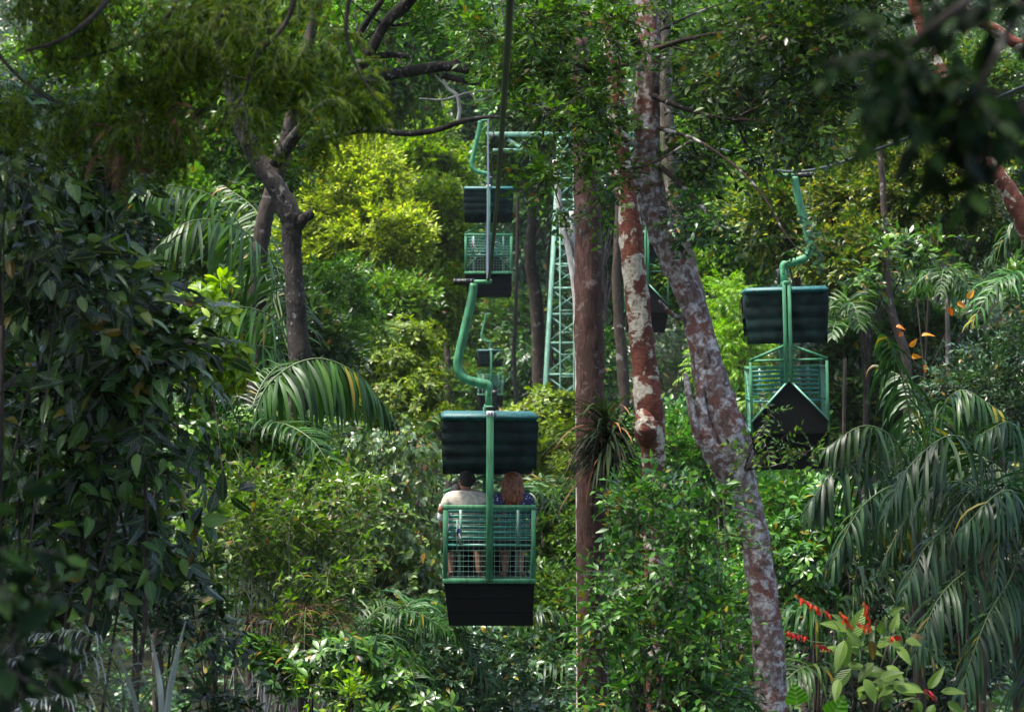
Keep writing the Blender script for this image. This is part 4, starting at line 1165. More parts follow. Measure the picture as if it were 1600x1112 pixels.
pxbranch(lean, [[(1010, 110, 20.5, 22), (985, 50, 20.4, 14), (955, 20, 20.3, 10), (900, 12, 20.2, 8), (820, 24, 20.1, 5)],
                [(1005, 230, 20.3, 9), (950, 210, 20.1, 7), (890, 190, 20, 5), (830, 160, 19.9, 3)],
                [(1020, 250, 20.3, 10), (1060, 285, 20, 8), (1095, 320, 19.8, 7), (1120, 350, 19.7, 4), (1150, 365, 19.6, 3)],
                [(1020, 150, 20.3, 10), (1070, 170, 20, 7), (1130, 185, 19.8, 5), (1200, 190, 19.6, 3)],
                [(1015, 80, 20.4, 10), (1080, 60, 20, 7), (1160, 50, 19.8, 5), (1260, 60, 19.6, 3)],
                [(1030, 200, 20.2, 7), (1100, 225, 19.6, 5), (1180, 290, 19.2, 4), (1230, 370, 19, 3), (1262, 400, 18.9, 2)],
                [(985, 100, 20.3, 7), (930, 110, 20.2, 6), (870, 90, 20.1, 4)]])
srcL = [at(820, 40, 20.1), at(900, 12, 20.2), at(850, 170, 19.9), at(1120, 350, 19.7), at(1150, 185, 19.8), at(1180, 50, 19.8), at(1010, 60, 20.5), at(1080, 220, 19.7), at(920, 110, 20.2)]
canopy(lean, [bb(880, 60, 20, 110, 70, .6), bb(880, 200, 20, 70, 70, .5), bb(860, 290, 19.9, 40, 50, .3), bb(930, 290, 20, 45, 45, .3), bb(820, 60, 20, 80, 60, .5), bb(930, 150, 20.2, 40, 70, .3)], 'small', 850, 'fresh', 1.0, srcL, 26, .012, cr=.34, out=.4, up=0)
canopy(lean, [bb(1190, 90, 19.8, 120, 80, .7), bb(1150, 220, 20.2, 80, 50, .5), bb(1230, 170, 19.6, 90, 55, .5), bb(1110, 30, 21.6, 110, 60, .5), bb(1310, 60, 19.6, 120, 80, .7)], 'small', 1150, 'mid', 1.15, srcL, 34, .012, cr=.3, out=.4, up=0)
canopy(lean, [bb(1278, 395, 18.9, 24, 24, .15), bb(1240, 430, 18.8, 18, 22, .12), bb(1120, 330, 19.8, 60, 36, .3)], 'small', 90, 'deep', 1.0, [at(1262, 400, 18.9), at(1150, 365, 19.6)], 8, .006, cr=.4, out=.4, up=-.1)
pxbranch(fork, [[(575, 90, 24.5, 17), (600, 40, 24.4, 17), (640, 0, 24.3, 20), (680, -60, 24.3, 22)], [(548, 125, 24.6, 14), (575, 90, 24.5, 14), (560, 60, 24.5, 11), (590, 10, 24.4, 10), (620, -30, 24.4, 9)],
                [(430, 255, 25.8, 20), (480, 190, 25.2, 20), (530, 150, 24.8, 18), (580, 125, 24.6, 18), (640, 112, 24.5, 18), (700, 104, 24.4, 16), (760, 116, 24.3, 13), (800, 112, 24.3, 10), (860, 100, 24.3, 8)],
                [(700, 106, 24.4, 13), (740, 80, 24.4, 9), (790, 55, 24.4, 7), (850, 60, 24.4, 7), (900, 80, 24.4, 6)],
                [(560, 100, 24.5, 12), (600, 86, 24.5, 11), (640, 88, 24.5, 8)],
                [(690, 118, 24.4, 11), (730, 128, 24.4, 8), (770, 138, 24.4, 5)],
                [(470, 230, 25.4, 9), (540, 208, 24.6, 9), (590, 203, 24.5, 10), (630, 209, 24.5, 10), (680, 204, 24.4, 9), (720, 190, 24.4, 8), (760, 183, 24.3, 6), (800, 184, 24.3, 4)],
                [(590, 206, 24.5, 8), (603, 197, 24.5, 5), (612, 195, 24.5, 3)]], 'forked')
pxbranch(fork, [[(715, 190, 24.4, 7), (718, 172, 24.4, 6), (714, 150, 24.4, 6), (700, 138, 24.4, 5), (690, 118, 24.4, 4)], [(716, 150, 24.4, 5), (740, 143, 24.4, 4), (780, 141, 24.3, 3)], [(714, 150, 24.4, 4), (690, 156, 24.4, 3), (655, 154, 24.4, 2)],
                [(690, 155, 24.4, 3), (686, 140, 24.4, 2), (692, 168, 24.4, 2)], [(735, 146, 24.4, 3), (748, 158, 24.4, 3), (762, 152, 24.4, 2)], [(705, 142, 24.4, 3), (690, 128, 24.4, 2), (680, 118, 24.4, 2)]], 'pale', 'dead_branch')
srcF = [at(600, 40, 24.4), at(640, 110, 24.5), at(720, 104, 24.4), at(790, 60, 24.4), at(560, 70, 24.5), at(850, 60, 24.4), at(680, -40, 24.3)]
canopy(fork, [bb(690, 40, 25.2, 110, 45, .5), bb(790, 70, 25, 70, 35, .4), bb(610, 50, 25.4, 70, 50, .5), bb(640, -60, 24.4, 200, 60, 1)], 'small', 820, 'fresh', 1.1, srcF, 34, .012, 'forked', cr=.3, out=.4, up=0)

# ------------------------------------------------------------------ feathery dark canopy hanging in at the upper edge, close
fe = root_at('feathery_tree', 'feathery-leaved dark tree drooping in from the top of the view', 'tree', at(-250, 0, 14.5)[0], 14.5)
G = Geo(); pxtrunk(G, [(-160, -260, 14, 50), (-210, 100, 14.2, 60), (-240, 600, 14.4, 66), (-250, 1100, 14.5, 70)], 14, 50)
pb(G, 'trunk', BK['dark'], fe)
pxbranch(fe, [[(-200, 60, 14.2, 30), (-60, -30, 13.6, 24), (120, -60, 13, 18), (300, -40, 12.6, 14), (500, -60, 12.4, 8)],
              [(430, -60, 12.4, 9), (350, 20, 12.4, 9), (310, 70, 12.4, 8), (270, 110, 12.4, 7), (225, 128, 12.4, 5), (180, 134, 12.4, 3)],
              [(300, -40, 12.6, 8), (250, 40, 12.5, 6), (170, 80, 12.5, 5), (90, 95, 12.5, 3)],
              [(420, -60, 12.3, 6), (415, 20, 12.2, 5), (440, 100, 12.2, 4), (500, 140, 12.2, 2)],
              [(360, 15, 12.4, 5), (345, 80, 12.4, 4), (330, 150, 12.4, 3), (290, 200, 12.4, 2)],
              [(-60, -30, 13.6, 12), (-20, 60, 13.2, 8), (40, 130, 13, 5), (110, 170, 12.8, 3)],
              [(200, -60, 12.2, 12), (160, 10, 12, 9), (100, 60, 11.9, 7), (40, 80, 11.9, 5)], [(470, -60, 12, 10), (450, 30, 12, 8), (400, 90, 12, 6), (380, 150, 12, 4), (340, 200, 12, 2)], [(560, -60, 12.2, 9), (540, 40, 12.2, 7), (560, 110, 12.2, 4), (590, 160, 12.2, 2)], [(310, 70, 12.4, 6), (330, 110, 12.4, 4), (400, 130, 12.4, 3), (450, 175, 12.4, 2)]], 'dark')
nF = 2300
blobs = [bb(60, 40, 12.6, 120, 110, .5), bb(200, 60, 12.4, 130, 100, .5), bb(340, 60, 12.4, 130, 90, .5), bb(470, 60, 12.4, 110, 80, .45), bb(120, 170, 12.6, 110, 60, .4), bb(330, 180, 12.4, 130, 60, .35), bb(240, 215, 12.4, 70, 40, .3), bb(450, 170, 12.3, 80, 50, .35), bb(540, 150, 12.4, 50, 50, .3), bb(150, -140, 12.6, 450, 100, 1.0)]
foliage(fe, blobs, 'feather', nF, 'feather', 1.0, twig=TWIGG, name='crown', cr=.30, out=.5, up=-.25, per=24, shell=.3)
foliage(fe, [bb(190, 230, 12.3, 40, 30, .15), bb(140, 215, 12.4, 40, 25, .15), bb(215, 190, 12.2, 60, 30, .15)], 'feather', 40, 'dead', .9, name='dry_leaves', cr=.3, out=.4, up=-.4, per=6)

# ------------------------------------------------------------------ ribbed glossy tree filling the near side
gl_root, _ = shrub('ribbed_leaf_tree', 'dark tree of large glossy ribbed drooping leaves at the view edge', 'tree',
    [bb(60, 250, 17, 90, 120, .5), bb(60, 420, 16.8, 110, 120, .5), bb(150, 520, 16.6, 110, 100, .45), bb(100, 650, 16.8, 140, 130, .5), bb(210, 640, 16.4, 70, 70, .35), bb(180, 780, 16.8, 120, 110, .45), bb(40, 850, 17, 110, 150, .5), bb(240, 560, 16.6, 40, 50, .3)],
    'big', 640, 'glossy', .84, base=at(60, 900, 17), stem=.06, bark='dark', limbs=14, cr=.26, out=.6, up=.0, per=9, folname='crown', stemname='trunk')
shrub('ribbed_leaf_tree', 'taller spray of broad ribbed leaves standing above the dark glossy tree', 'tree',
    [bb(25, 270, 15.6, 45, 55, .25), bb(40, 430, 15.8, 50, 60, .25), bb(110, 390, 15.8, 40, 30, .2), bb(90, 480, 15.6, 60, 40, .2)], 'big', 70, 'glossy', .72, base=at(-60, 900, 15.8), stem=.02, bark='dark', limbs=5, cr=.4, out=.5, up=-.1, per=6)

# ------------------------------------------------------------------ saplings and bushes on the near slope
shrub('sapling', 'bright sapling with rosettes of fresh leaves in front of the tall palm', 'shrub',
    [bb(330, 470, 24, 35, 35, .25), bb(300, 500, 24, 30, 40, .22), bb(365, 490, 24, 30, 30, .2), bb(330, 560, 24, 45, 40, .3), bb(310, 620, 24, 40, 40, .25)], 'whorl', 150, 'bright', 1.0, stem=.02, twig=TWIGG, limbs=26, cr=.4, out=.5, up=.8, per=5)
shrub('glossy_shrub', 'glossy small-leaved shrub below the forked trunk', 'shrub',
    [bb(430, 690, 25, 70, 40, .4), bb(370, 730, 24.5, 80, 60, .45), bb(470, 760, 25, 60, 50, .4), bb(300, 690, 24, 50, 60, .35)], 'whorls', 620, 'fresh', 1.25, stem=.03, limbs=30, cr=.32, out=.6, up=.5, per=8)
shrub('twiggy_shrub', 'twiggy shrub with pale stems and tiny leaves in front of the heart-leaved bush', 'shrub',
    [bb(400, 810, 23, 110, 60, .5), bb(470, 880, 23, 110, 60, .5), bb(330, 860, 22.5, 70, 60, .4), bb(530, 800, 23.4, 70, 50, .4), bb(430, 960, 22.6, 120, 60, .5)], 'small', 1100, 'fresh', 1.1, stem=.02, bark='pale', twig=PALE_TWIG, limbs=36, cr=.4, out=.8, up=.1, per=12)
shrub('heart_leaved_bush', 'tall bush of pale drooping leaves next to the passenger gondola', 'bush',
    [bb(560, 740, 34, 90, 60, .8), bb(640, 720, 34, 60, 60, .8), bb(530, 840, 34, 90, 80, .9), bb(630, 850, 34, 80, 110, .9), bb(660, 950, 33.6, 60, 70, .7), bb(590, 920, 34, 80, 60, .8)], 'hang', 1300, 'pale', .95, stem=.05, limbs=24, cr=.34, out=.5, up=.1, per=14)
shrub('leafy_bush', 'leafy green bush growing between the mottled and leaning trunks', 'bush',
    [bb(1000, 790, 19.4, 40, 25, .25), bb(1090, 790, 19, 60, 28, .3), bb(990, 880, 19.2, 50, 35, .3), bb(1090, 870, 18.8, 60, 50, .3), bb(980, 1000, 19, 60, 50, .35), bb(1090, 1000, 18.8, 60, 60, .3), bb(1030, 1090, 18.8, 110, 40, .4), bb(1150, 775, 19.2, 40, 22, .2), bb(960, 940, 19, 30, 40, .3)], 'small', 740, 'mid', 1.15, base=at(1060, 1112, 19.2), stem=.03, bark='leantop', limbs=44, cr=.32, out=.5, up=.15, per=14)
canopy(lean, [bb(1205, 655, 19.4, 22, 18, .1), bb(1232, 690, 19.4, 28, 16, .1), bb(1190, 705, 19.4, 18, 18, .1), bb(1270, 703, 19.4, 22, 10, .08)], 'small', 34, 'fresh', .85, [at(1163, 735, 19.9)], 12, .006, cr=.5, out=.4, up=.1, per=4)
shrub('fine_leaved_shrub', 'dark blue-green fine-leaved shrub above the grey palms', 'shrub',
    [bb(1540, 640, 27, 80, 70, .5), bb(1590, 560, 27, 60, 60, .5), bb(1480, 700, 27, 50, 40, .4)], 'small', 1100, 'blue', 1.0, stem=.04, limbs=20, cr=.34)
shrub('leafy_shrub', 'sunlit whorl-leaved shrub behind the leaning trunk, above the red blossoms', 'shrub',
    [bb(1270, 830, 27, 45, 60, .5), bb(1300, 770, 28, 40, 50, .4), bb(1260, 910, 26, 40, 40, .4)], 'whorls', 420, 'mid', 1.35, stem=.03, limbs=14, cr=.35, up=.5)
shrub('low_shrub', 'dark mixed shrub beneath the passenger gondola', 'shrub',
    [bb(720, 1030, 28, 90, 50, .6), bb(640, 1080, 27, 100, 60, .6), bb(830, 1050, 28, 70, 60, .5), bb(760, 1110, 27, 130, 50, .6)], 'smallg', 1100, 'blue', 1.0, stem=.03, limbs=24, cr=.36)
shrub('low_shrub', 'shaded small-leaved shrub at the bottom edge under the dead fern', 'shrub',
    [bb(520, 1060, 22, 110, 60, .5), bb(400, 1070, 21.6, 80, 50, .4), bb(620, 1110, 22, 110, 50, .5)], 'whorls', 520, 'mid', 1.25, stem=.02, limbs=26, cr=.4, up=.4)
shrub('low_shrub', 'deep shaded shrub between the pale blades and the glossy tree', 'shrub',
    [bb(300, 930, 19, 80, 80, .4), bb(160, 960, 18.6, 140, 70, .5), bb(330, 1060, 18.6, 60, 60, .4), bb(60, 1060, 18, 120, 90, .5)], 'mid', 380, 'shade', .8, stem=.03, limbs=14, cr=.4)
shrub('low_shrub', 'small bright yellow-leaved seedling at the bottom of the view', 'shrub',
    [bb(505, 1080, 20.6, 30, 18, .12), bb(545, 1095, 20.6, 24, 14, .1)], 'small', 26, 'bright', .9, stem=.008, limbs=6, cr=.5)

# ------------------------------------------------------------------ palms
A = lambda *p: [at(*q) for q in p]
palm('tall palm with long drooping fronds left of the forked trunk', at(470, 560, 28), [
    (A((455, 560, 28), (440, 440, 28), (380, 360, 27.6), (300, 345, 27.2), (235, 395, 27)), dict(ll=.85, n=40, droop=1.3, wid=.055)),
    (A((455, 560, 28), (410, 420, 28.4), (350, 320, 28.4), (275, 290, 28.3), (215, 300, 28.2)), dict(ll=.62, n=36, droop=1.3, wid=.05)),
    (A((460, 560, 28), (430, 500, 27.6), (370, 480, 27.2), (300, 510, 27), (250, 570, 26.8)), dict(ll=.7, n=34, droop=1.1, wid=.05)),
    (A((455, 560, 28), (420, 400, 28.6), (400, 330, 29), (350, 290, 29.3)), dict(ll=.6, n=30, droop=.8, wid=.045)),
    (A((460, 560, 28), (400, 540, 27.4), (330, 570, 26.8), (280, 640, 26.4)), dict(ll=.6, n=30, droop=.9, wid=.045)),
    (A((460, 560, 28), (470, 470, 28.6), (440, 420, 29), (390, 420, 29.4)), dict(ll=.5, n=26, droop=.8, wid=.04))], trunk=.08, wid=.05, hang=.75, sw=.55, vee=.1)
palm('palm with one big frond arching in front of the forked trunk', at(385, 700, 24.5), [
    (A((385, 690, 24.5), (420, 600, 24.6), (490, 560, 24.7), (560, 585, 24.8), (606, 640, 24.9)), dict(ll=.72, n=44, droop=1.7, wid=.06, fwd=.3, hang=.8, sw=.5, vee=.1)),
    (A((385, 690, 24.5), (400, 620, 24.9), (430, 575, 25.2), (470, 565, 25.6)), dict(ll=.5, n=26, droop=1.2)),
    (A((385, 690, 24.5), (350, 620, 24.4), (300, 600, 24.3), (250, 630, 24.2)), dict(ll=.5, n=30, droop=1.0)),
    (A((385, 690, 24.5), (430, 660, 24.0), (490, 690, 23.6), (530, 760, 23.4)), dict(ll=.45, n=30, droop=1.0))], trunk=.05)
palm('dark palm crouching beneath the heart-leaved bush', at(600, 1090, 27), ring_fronds(at(600, 1060, 27), 9, 1.5, .75, .7, .3) + [
    (A((600, 1080, 27), (590, 1000, 26.8), (640, 955, 26.6), (700, 985, 26.4)), dict(ll=.5, n=40, droop=1.2)),
    (A((600, 1080, 27), (560, 1000, 26.8), (600, 945, 27), (660, 960, 27.2)), dict(ll=.55, n=40, droop=1.2))], ll=.5, n=34, droop=1.0, wid=.035)
palm('pale palm fanning out behind the woman', at(800, 860, 40), ring_fronds(at(815, 830, 40), 12, 1.3, .9, .5), mat='palm', ll=.45, n=26, droop=.7, wid=.045)
palm('palm with drooping pale leaflets beside the lower brown trunk', at(800, 1090, 32), [
    (A((800, 1090, 32), (815, 1000, 32), (850, 955, 32), (900, 985, 32)), dict(ll=.6, n=34, droop=1.5, wid=.05, mat='greypalm')),
    (A((800, 1090, 32), (840, 1040, 31.5), (890, 1040, 31.2), (940, 1090, 31)), dict(ll=.55, n=34, droop=1.2, wid=.045)),
    (A((800, 1090, 32), (770, 1030, 32), (720, 1020, 32), (670, 1060, 32)), dict(ll=.5, n=30, droop=1.2, wid=.045))])
# grey palms of the right-hand slope
greyA = [
    (A((1430, 760, 25), (1420, 640, 24.8), (1400, 560, 24.6), (1385, 525, 24.5)), dict(ll=.55, n=30, droop=1.8, wid=.045, fwd=.2)),
    (A((1430, 760, 25), (1370, 720, 24.4), (1310, 730, 24), (1262, 790, 23.8)), dict(ll=.72, n=40, droop=1.7, wid=.05, fwd=.3)),
    (A((1430, 760, 25), (1400, 690, 24.4), (1350, 665, 24.1), (1290, 700, 24)), dict(ll=.6, n=36, droop=1.5, wid=.045)),
    (A((1430, 760, 25), (1460, 660, 24.6), (1500, 610, 24.4), (1560, 640, 24.2)), dict(ll=.55, n=34, droop=1.4, wid=.045)),
    (A((1430, 760, 25), (1500, 710, 24.2), (1560, 730, 23.8), (1610, 800, 23.6)), dict(ll=.6, n=34, droop=1.4, wid=.045)),
    (A((1430, 760, 25), (1390, 760, 24), (1340, 800, 23.5), (1300, 880, 23.2)), dict(ll=.6, n=34, droop=1.2, wid=.045)),
    (A((1430, 760, 25), (1440, 680, 25.4), (1420, 600, 25.8), (1370, 570, 26.2)), dict(ll=.5, n=30, droop=1.2, wid=.04))]
palm('grey-sheened palm with hanging leaflets beneath the shielded gondola', at(1430, 770, 25), greyA + [(p, dict(ll=.5, n=32, droop=1.2, wid=.036)) for p, o in ring_fronds(at(1450, 790, 25), 6, 1.0, .8, .6, .2)], mat='greypalm', trunk=.07, hang=.7, sw=.6, vee=.1, jit=.22)
greyB = [
    (A((1590, 860, 22.5), (1550, 740, 22.2), (1490, 680, 22), (1420, 730, 21.8), (1385, 800, 21.7)), dict(ll=.62, n=46, droop=1.5, wid=.045)),
    (A((1590, 860, 22.5), (1600, 720, 22.2), (1580, 660, 22), (1530, 680, 21.8)), dict(ll=.5, n=36, droop=1.5, wid=.04)),
    (A((1590, 860, 22.5), (1520, 810, 22), (1450, 850, 21.7), (1410, 930, 21.5)), dict(ll=.62, n=40, droop=1.2, wid=.042)),
    (A((1590, 860, 22.5), (1530, 880, 21.8), (1470, 930, 21.4), (1430, 1020, 21.2)), dict(ll=.6, n=40, droop=1.2, wid=.042)),
    (A((1590, 860, 22.5), (1590, 780, 21.8), (1560, 770, 21.3), (1500, 830, 21)), dict(ll=.55, n=40, droop=1.4, wid=.042)),
    (A((1590, 860, 22.5), (1580, 900, 21.6), (1540, 970, 21.2), (1500, 1080, 21)), dict(ll=.6, n=40, droop=1.1, wid=.042)),
    (A((1590, 860, 22.5), (1640, 780, 22), (1680, 800, 22), (1720, 880, 22)), dict(ll=.6, n=36, droop=1.3, wid=.042)),
    (A((1590, 860, 22.5), (1620, 960, 21.6), (1610, 1050, 21.3), (1600, 1130, 21.2)), dict(ll=.55, n=36, droop=1.0, wid=.042))]
palm('dark grey-green palm with fine arching fronds behind the red-flowered plant', at(1590, 880, 22.5), greyB + [(p, dict(ll=.5, n=34, droop=1.1, wid=.034)) for p, o in ring_fronds(at(1580, 850, 22.5), 11, 1.35, .8, .7, .5)], mat='greypalm', trunk=.07, hang=.55, sw=.7, vee=.1, jit=.2)
palm('low palm behind the red blossoms with broad hanging leaflets', at(1310, 1060, 24), [
    (A((1310, 1060, 24), (1280, 980, 24), (1250, 950, 24), (1215, 990, 24)), dict(ll=.6, n=26, droop=1.8, wid=.06)),
    (A((1310, 1060, 24), (1330, 960, 24), (1370, 900, 24), (1430, 900, 24)), dict(ll=.6, n=34, droop=1.2, wid=.05)),
    (A((1310, 1060, 24), (1360, 1000, 23.6), (1420, 990, 23.4), (1480, 1050, 23.2)), dict(ll=.55, n=34, droop=1.2, wid=.045)),
    (A((1310, 1060, 24), (1270, 1040, 23.6), (1230, 1060, 23.4), (1190, 1120, 23.2)), dict(ll=.5, n=30, droop=1.2, wid=.045))])
palm('small palm with thin dark leaflets high beside the pink-barked trunk', at(1640, 470, 27), [
    (A((1640, 470, 27), (1620, 390, 27), (1590, 355, 27), (1550, 400, 27)), dict(ll=.55, n=34, droop=1.5, wid=.04)),
    (A((1640, 470, 27), (1660, 380, 27), (1700, 360, 27), (1740, 410, 27)), dict(ll=.55, n=34, droop=1.5, wid=.04)),
    (A((1640, 470, 27), (1600, 430, 26.6), (1560, 440, 26.3), (1520, 500, 26.1)), dict(ll=.45, n=30, droop=1.3, wid=.04))], mat='palm')
palm('small fan of light palm leaves behind the shielded gondola roof', at(1320, 560, 33), ring_fronds(at(1315, 530, 33), 6, .6, 1.1, .3), mat='palm', ll=.35, n=18, droop=.5, wid=.04, trunk=.03)
rp = palm('slender palm with a white ringed trunk among orange leaves', at(1480, 455, 35), ring_fronds(at(1480, 450, 35), 6, .6, .7, .8), ll=.4, n=22, droop=1.0, wid=.035, trunk=.045, start=.04)
for o in rp.children:
    if o.name.startswith('trunk'): o.data.materials[0] = BK['grey']
# lower corner palm with pale blades
cr_ = [
    (A((190, 1150, 15), (150, 1050, 14.8), (90, 1010, 14.6), (20, 1030, 14.5)), dict(ll=.30, n=30, droop=1.2, wid=.016)),
    (A((190, 1150, 15), (190, 1060, 14.8), (140, 990, 14.6), (60, 990, 14.6)), dict(ll=.28, n=30, droop=1.0, wid=.016)),
    (A((190, 1150, 15), (240, 1070, 15), (300, 1020, 15), (330, 1000, 15)), dict(ll=.22, n=30, droop=.6, wid=.016, mat='palm')),
    (A((190, 1150, 15), (130, 1100, 14.6), (70, 1090, 14.4), (10, 1120, 14.3)), dict(ll=.28, n=30, droop=1.0, wid=.016))]
palm('low palm with thin leaflets coloured pale as sheen beside the stiff strap-leaved plant', at(190, 1150, 15), cr_, mat='blade', trunk=.04)

bl = root_at('blade_plant', 'plant of stiff upright strap leaves with gloss painted pale on the faces at the bottom edge', 'plant', *at(240, 1200, 14)[:2])
for k, (p, w_) in enumerate([(A((250, 1230, 14), (262, 1100, 14), (275, 1030, 13.95), (293, 958, 13.9)), .050), (A((245, 1230, 14), (252, 1110, 13.9), (245, 1040, 13.9), (231, 976, 13.85)), .044), (A((230, 1230, 14), (215, 1120, 13.9), (200, 1060, 13.8), (170, 1000, 13.7)), .040), (A((240, 1230, 14.1), (270, 1140, 14.2), (310, 1110, 14.3), (345, 1130, 14.4)), .034), (A((225, 1230, 14), (180, 1150, 13.8), (130, 1120, 13.7), (80, 1150, 13.6)), .034)]):
    q = spline(p, 18); G = Geo(); tt = np.linspace(0, 1, 18); wv = w_ * .75 * np.clip(np.minimum(.6 + tt, (1 - tt) * 2.2), .02, 1) / 2; V = []
    for c, h in zip(q, wv): V += [c + [-h, .3 * h, 0], c + [0, -.5 * h, 0], c + [h, .3 * h, 0]]
    G.add(np.array(V), [[3 * i + j, 3 * i + j + 1, 3 * i + j + 4, 3 * i + j + 3] for i in range(17) for j in range(2)])
    pb(G, 'leaf', LM['blade'], bl)
G = Geo(); b = np.array(bl.location); G.tube(spline([b, (b + at(240, 1230, 14)) / 2 + [.1, 0, 0], at(240, 1225, 14)], 14), .03, 8); pb(G, 'stem', BK['far'], bl)

# epiphyte rosette on the brown trunk
ep = thing('epiphyte', 'spiky rosette of long dark blades growing on the brown trunk', 'plant', tuple(at(950, 690, 27.65)))
for nm, mt, n_, lo, L0 in (('leaf', 'near', 170, .25, .95), ('dry_leaf', 'dead', 50, -.2, .8)):
    G = Geo(); c0 = at(950, 690, 27.65)
    for k in range(n_):
        a = rng.uniform(0, 2 * PI); el = rng.uniform(lo - .5, lo + .75); L_ = L0 * rng.uniform(.6, 1.1)
        d = np.array([math.cos(a) * math.cos(el), -abs(math.sin(a)) * .9 * math.cos(el) - .05, math.sin(el)]); p = c0 + rng.normal(0, .06, 3) + [0, 0, rng.uniform(-.28, .22)]
        P = [p]; w_ = d.copy()
        for j in range(6): P.append(P[-1] + w_ * L_ / 6); w_ = w_ + np.array([0, 0, -.24]); w_ /= np.linalg.norm(w_)
        P = np.array(P); s = np.cross(d, [0, 0, 1]); s /= np.linalg.norm(s) + 1e-6; hw_ = .017 * np.array([.8, 1, 1, .9, .7, .45, .05])
        V = np.stack([P + s * hw_[:, None], P - [0, 0, .006], P - s * hw_[:, None]], 1).reshape(-1, 3)
        G.add(V, [[3 * i + j, 3 * i + j + 1, 3 * i + j + 4, 3 * i + j + 3] for i in range(6) for j in range(2)])
    o = pb(G, nm + '_rosette', LM[mt], ep)

# dead red-brown fern
palm('dried red-brown palm skirt among the low shrubs', at(470, 1060, 22.5), ring_fronds(at(480, 985, 22.5), 8, .75, .5, 1.0), mat='dead', cat='dead palm', name='dead_palm', ll=.26, n=15, droop=.8, wid=.012, trunk=.03, jit=.45, rach=.006)

# orange dead leaves caught in the branches
for px, py, d, L_, W_, a, tilt in [(1495, 475, 31, .17, .09, 1.6, .3), (1480, 480, 31, .15, .07, 2.4, .3), (1510, 465, 31, .15, .08, .9, .2), (1420, 540, 31, .14, .08, 1.2, .3), (1440, 525, 31, .15, .06, 1.0, .5), (1425, 555, 31, .11, .07, 2.0, .3), (1400, 510, 31, .11, .06, 1.4, .3), (1405, 518, 31, .10, .06, 2.6, .3), (1445, 570, 31, .09, .06, 3.0, .3)]:
    c = at(px, py, d); Q = frame(np.array([[math.sin(a), rng.normal(-.3, .5), math.cos(a)]]), np.array([[rng.normal(.2, .5), -1, tilt + rng.normal(0, .5)]]))[0]
    v, f, u = leaf(L_, W_, 6, 'ovate', .5, .8); G = Geo(); G.add(v @ Q.T, f, 0, u)
    tag(G.build('dead_leaf', LM['orange'], loc=c), 'curled orange dead leaf caught in the branches above the grey palms', 'dead leaf', 'orange dead leaves caught in the branches')

# ------------------------------------------------------------------ red-flowered plant
rf = root_at('flowering_plant', 'plant with light ribbed leaves and drooping red blossom spikes near the leaning trunk', 'plant', *at(1370, 1112, 17.5)[:2])
G = Geo(); b = np.array(rf.location); sb = at(1365, 1130, 17.5)
G.tube(spline([b, (b + sb) / 2 + [.1, 0, 0], sb], 14), np.linspace(.022, .012, 14), 8)
tips = [(1340, 990, 17.4), (1345, 960, 17.4), (1400, 980, 17.5), (1310, 1010, 17.3), (1420, 1000, 17.6), (1325, 1060, 17.2), (1400, 1060, 17.3), (1350, 1040, 17.2), (1440, 1090, 17.6)]
for t_ in tips: limb(G, sb, at(*t_), .010, .004, sag=-.1, n=10)
pb(G, 'stem', TWIG, rf)
G = Geo()
lv = [(1328, 1000, 17.3, .27, .115, .35, 20), (1330, 985, 17.3, .23, .09, -1.15, 20), (1375, 990, 17.3, .14, .07, .2, 0), (1360, 1000, 17.3, .15, .07, 2.9, 10), (1320, 1000, 17.2, .24, .085, -2.75, 0), (1330, 1045, 17.1, .26, .10, -2.35, 10), (1365, 1035, 17.2, .18, .08, -2.3, 0),
      (1385, 1000, 17.4, .17, .08, 1.9, 0), (1400, 1010, 17.4, .17, .08, 2.3, 0), (1415, 1000, 17.4, .12, .07, 1.7, 0), (1370, 1010, 17.3, .18, .08, .9, 0), (1350, 1060, 17.1, .2, .085, 2.6, 0), (1385, 1040, 17.2, .17, .08, 2.1, 0), (1345, 1010, 17.2, .16, .07, -.6, 0), (1390, 960, 17.5, .13, .05, .8, 0),
      (1320, 975, 17.4, .14, .06, -.7, 0), (1375, 1060, 17.1, .18, .08, 1.2, 0), (1310, 1060, 17.1, .17, .07, -2.9, 0), (1400, 1075, 17.2, .2, .08, 1.5, 0), (1450, 1075, 17.5, .2, .07, .6, 0), (1470, 1080, 17.5, .18, .07, 1.4, 0), (1480, 1095, 17.5, .18, .07, 2.2, 0), (1460, 1100, 17.5, .17, .07, -2.6, 0), (1440, 1080, 17.5, .16, .06, -1.0, 0)]
for px, py, d, L_, W_, a, tl in lv:
    Q = frame(np.array([[math.sin(a), -.35 + rng.normal(0, .2), math.cos(a)]]), np.array([[.15 * math.sin(a), -.8, .8 + rng.normal(0, .2)]]))[0]
    v, f, u = leaf(L_, W_, 7, 'ovate', .22, .3); G.add(v @ Q.T + at(px, py, d), f, 0, u)
for _ in range(34):
    t_ = tips[rng.integers(0, 9)]; a = rng.uniform(-PI, PI); L_ = rng.uniform(.10, .2); k_ = rng.uniform(.35, 1)
    p = sb * (1 - k_) + at(*t_) * k_ + rng.normal(0, .02, 3)
    Q = frame(np.array([[math.sin(a), rng.normal(-.1, .4), math.cos(a) * .7]]), np.array([[.15 * math.sin(a), -.7, .8 + rng.normal(0, .3)]]))[0]
    v, f, u = leaf(L_, L_ * .44, 6, 'ovate', .22, .4); G.add(v @ Q.T + p, f, 0, u)
pb(G, 'leaves', LM['ribbed'], rf)
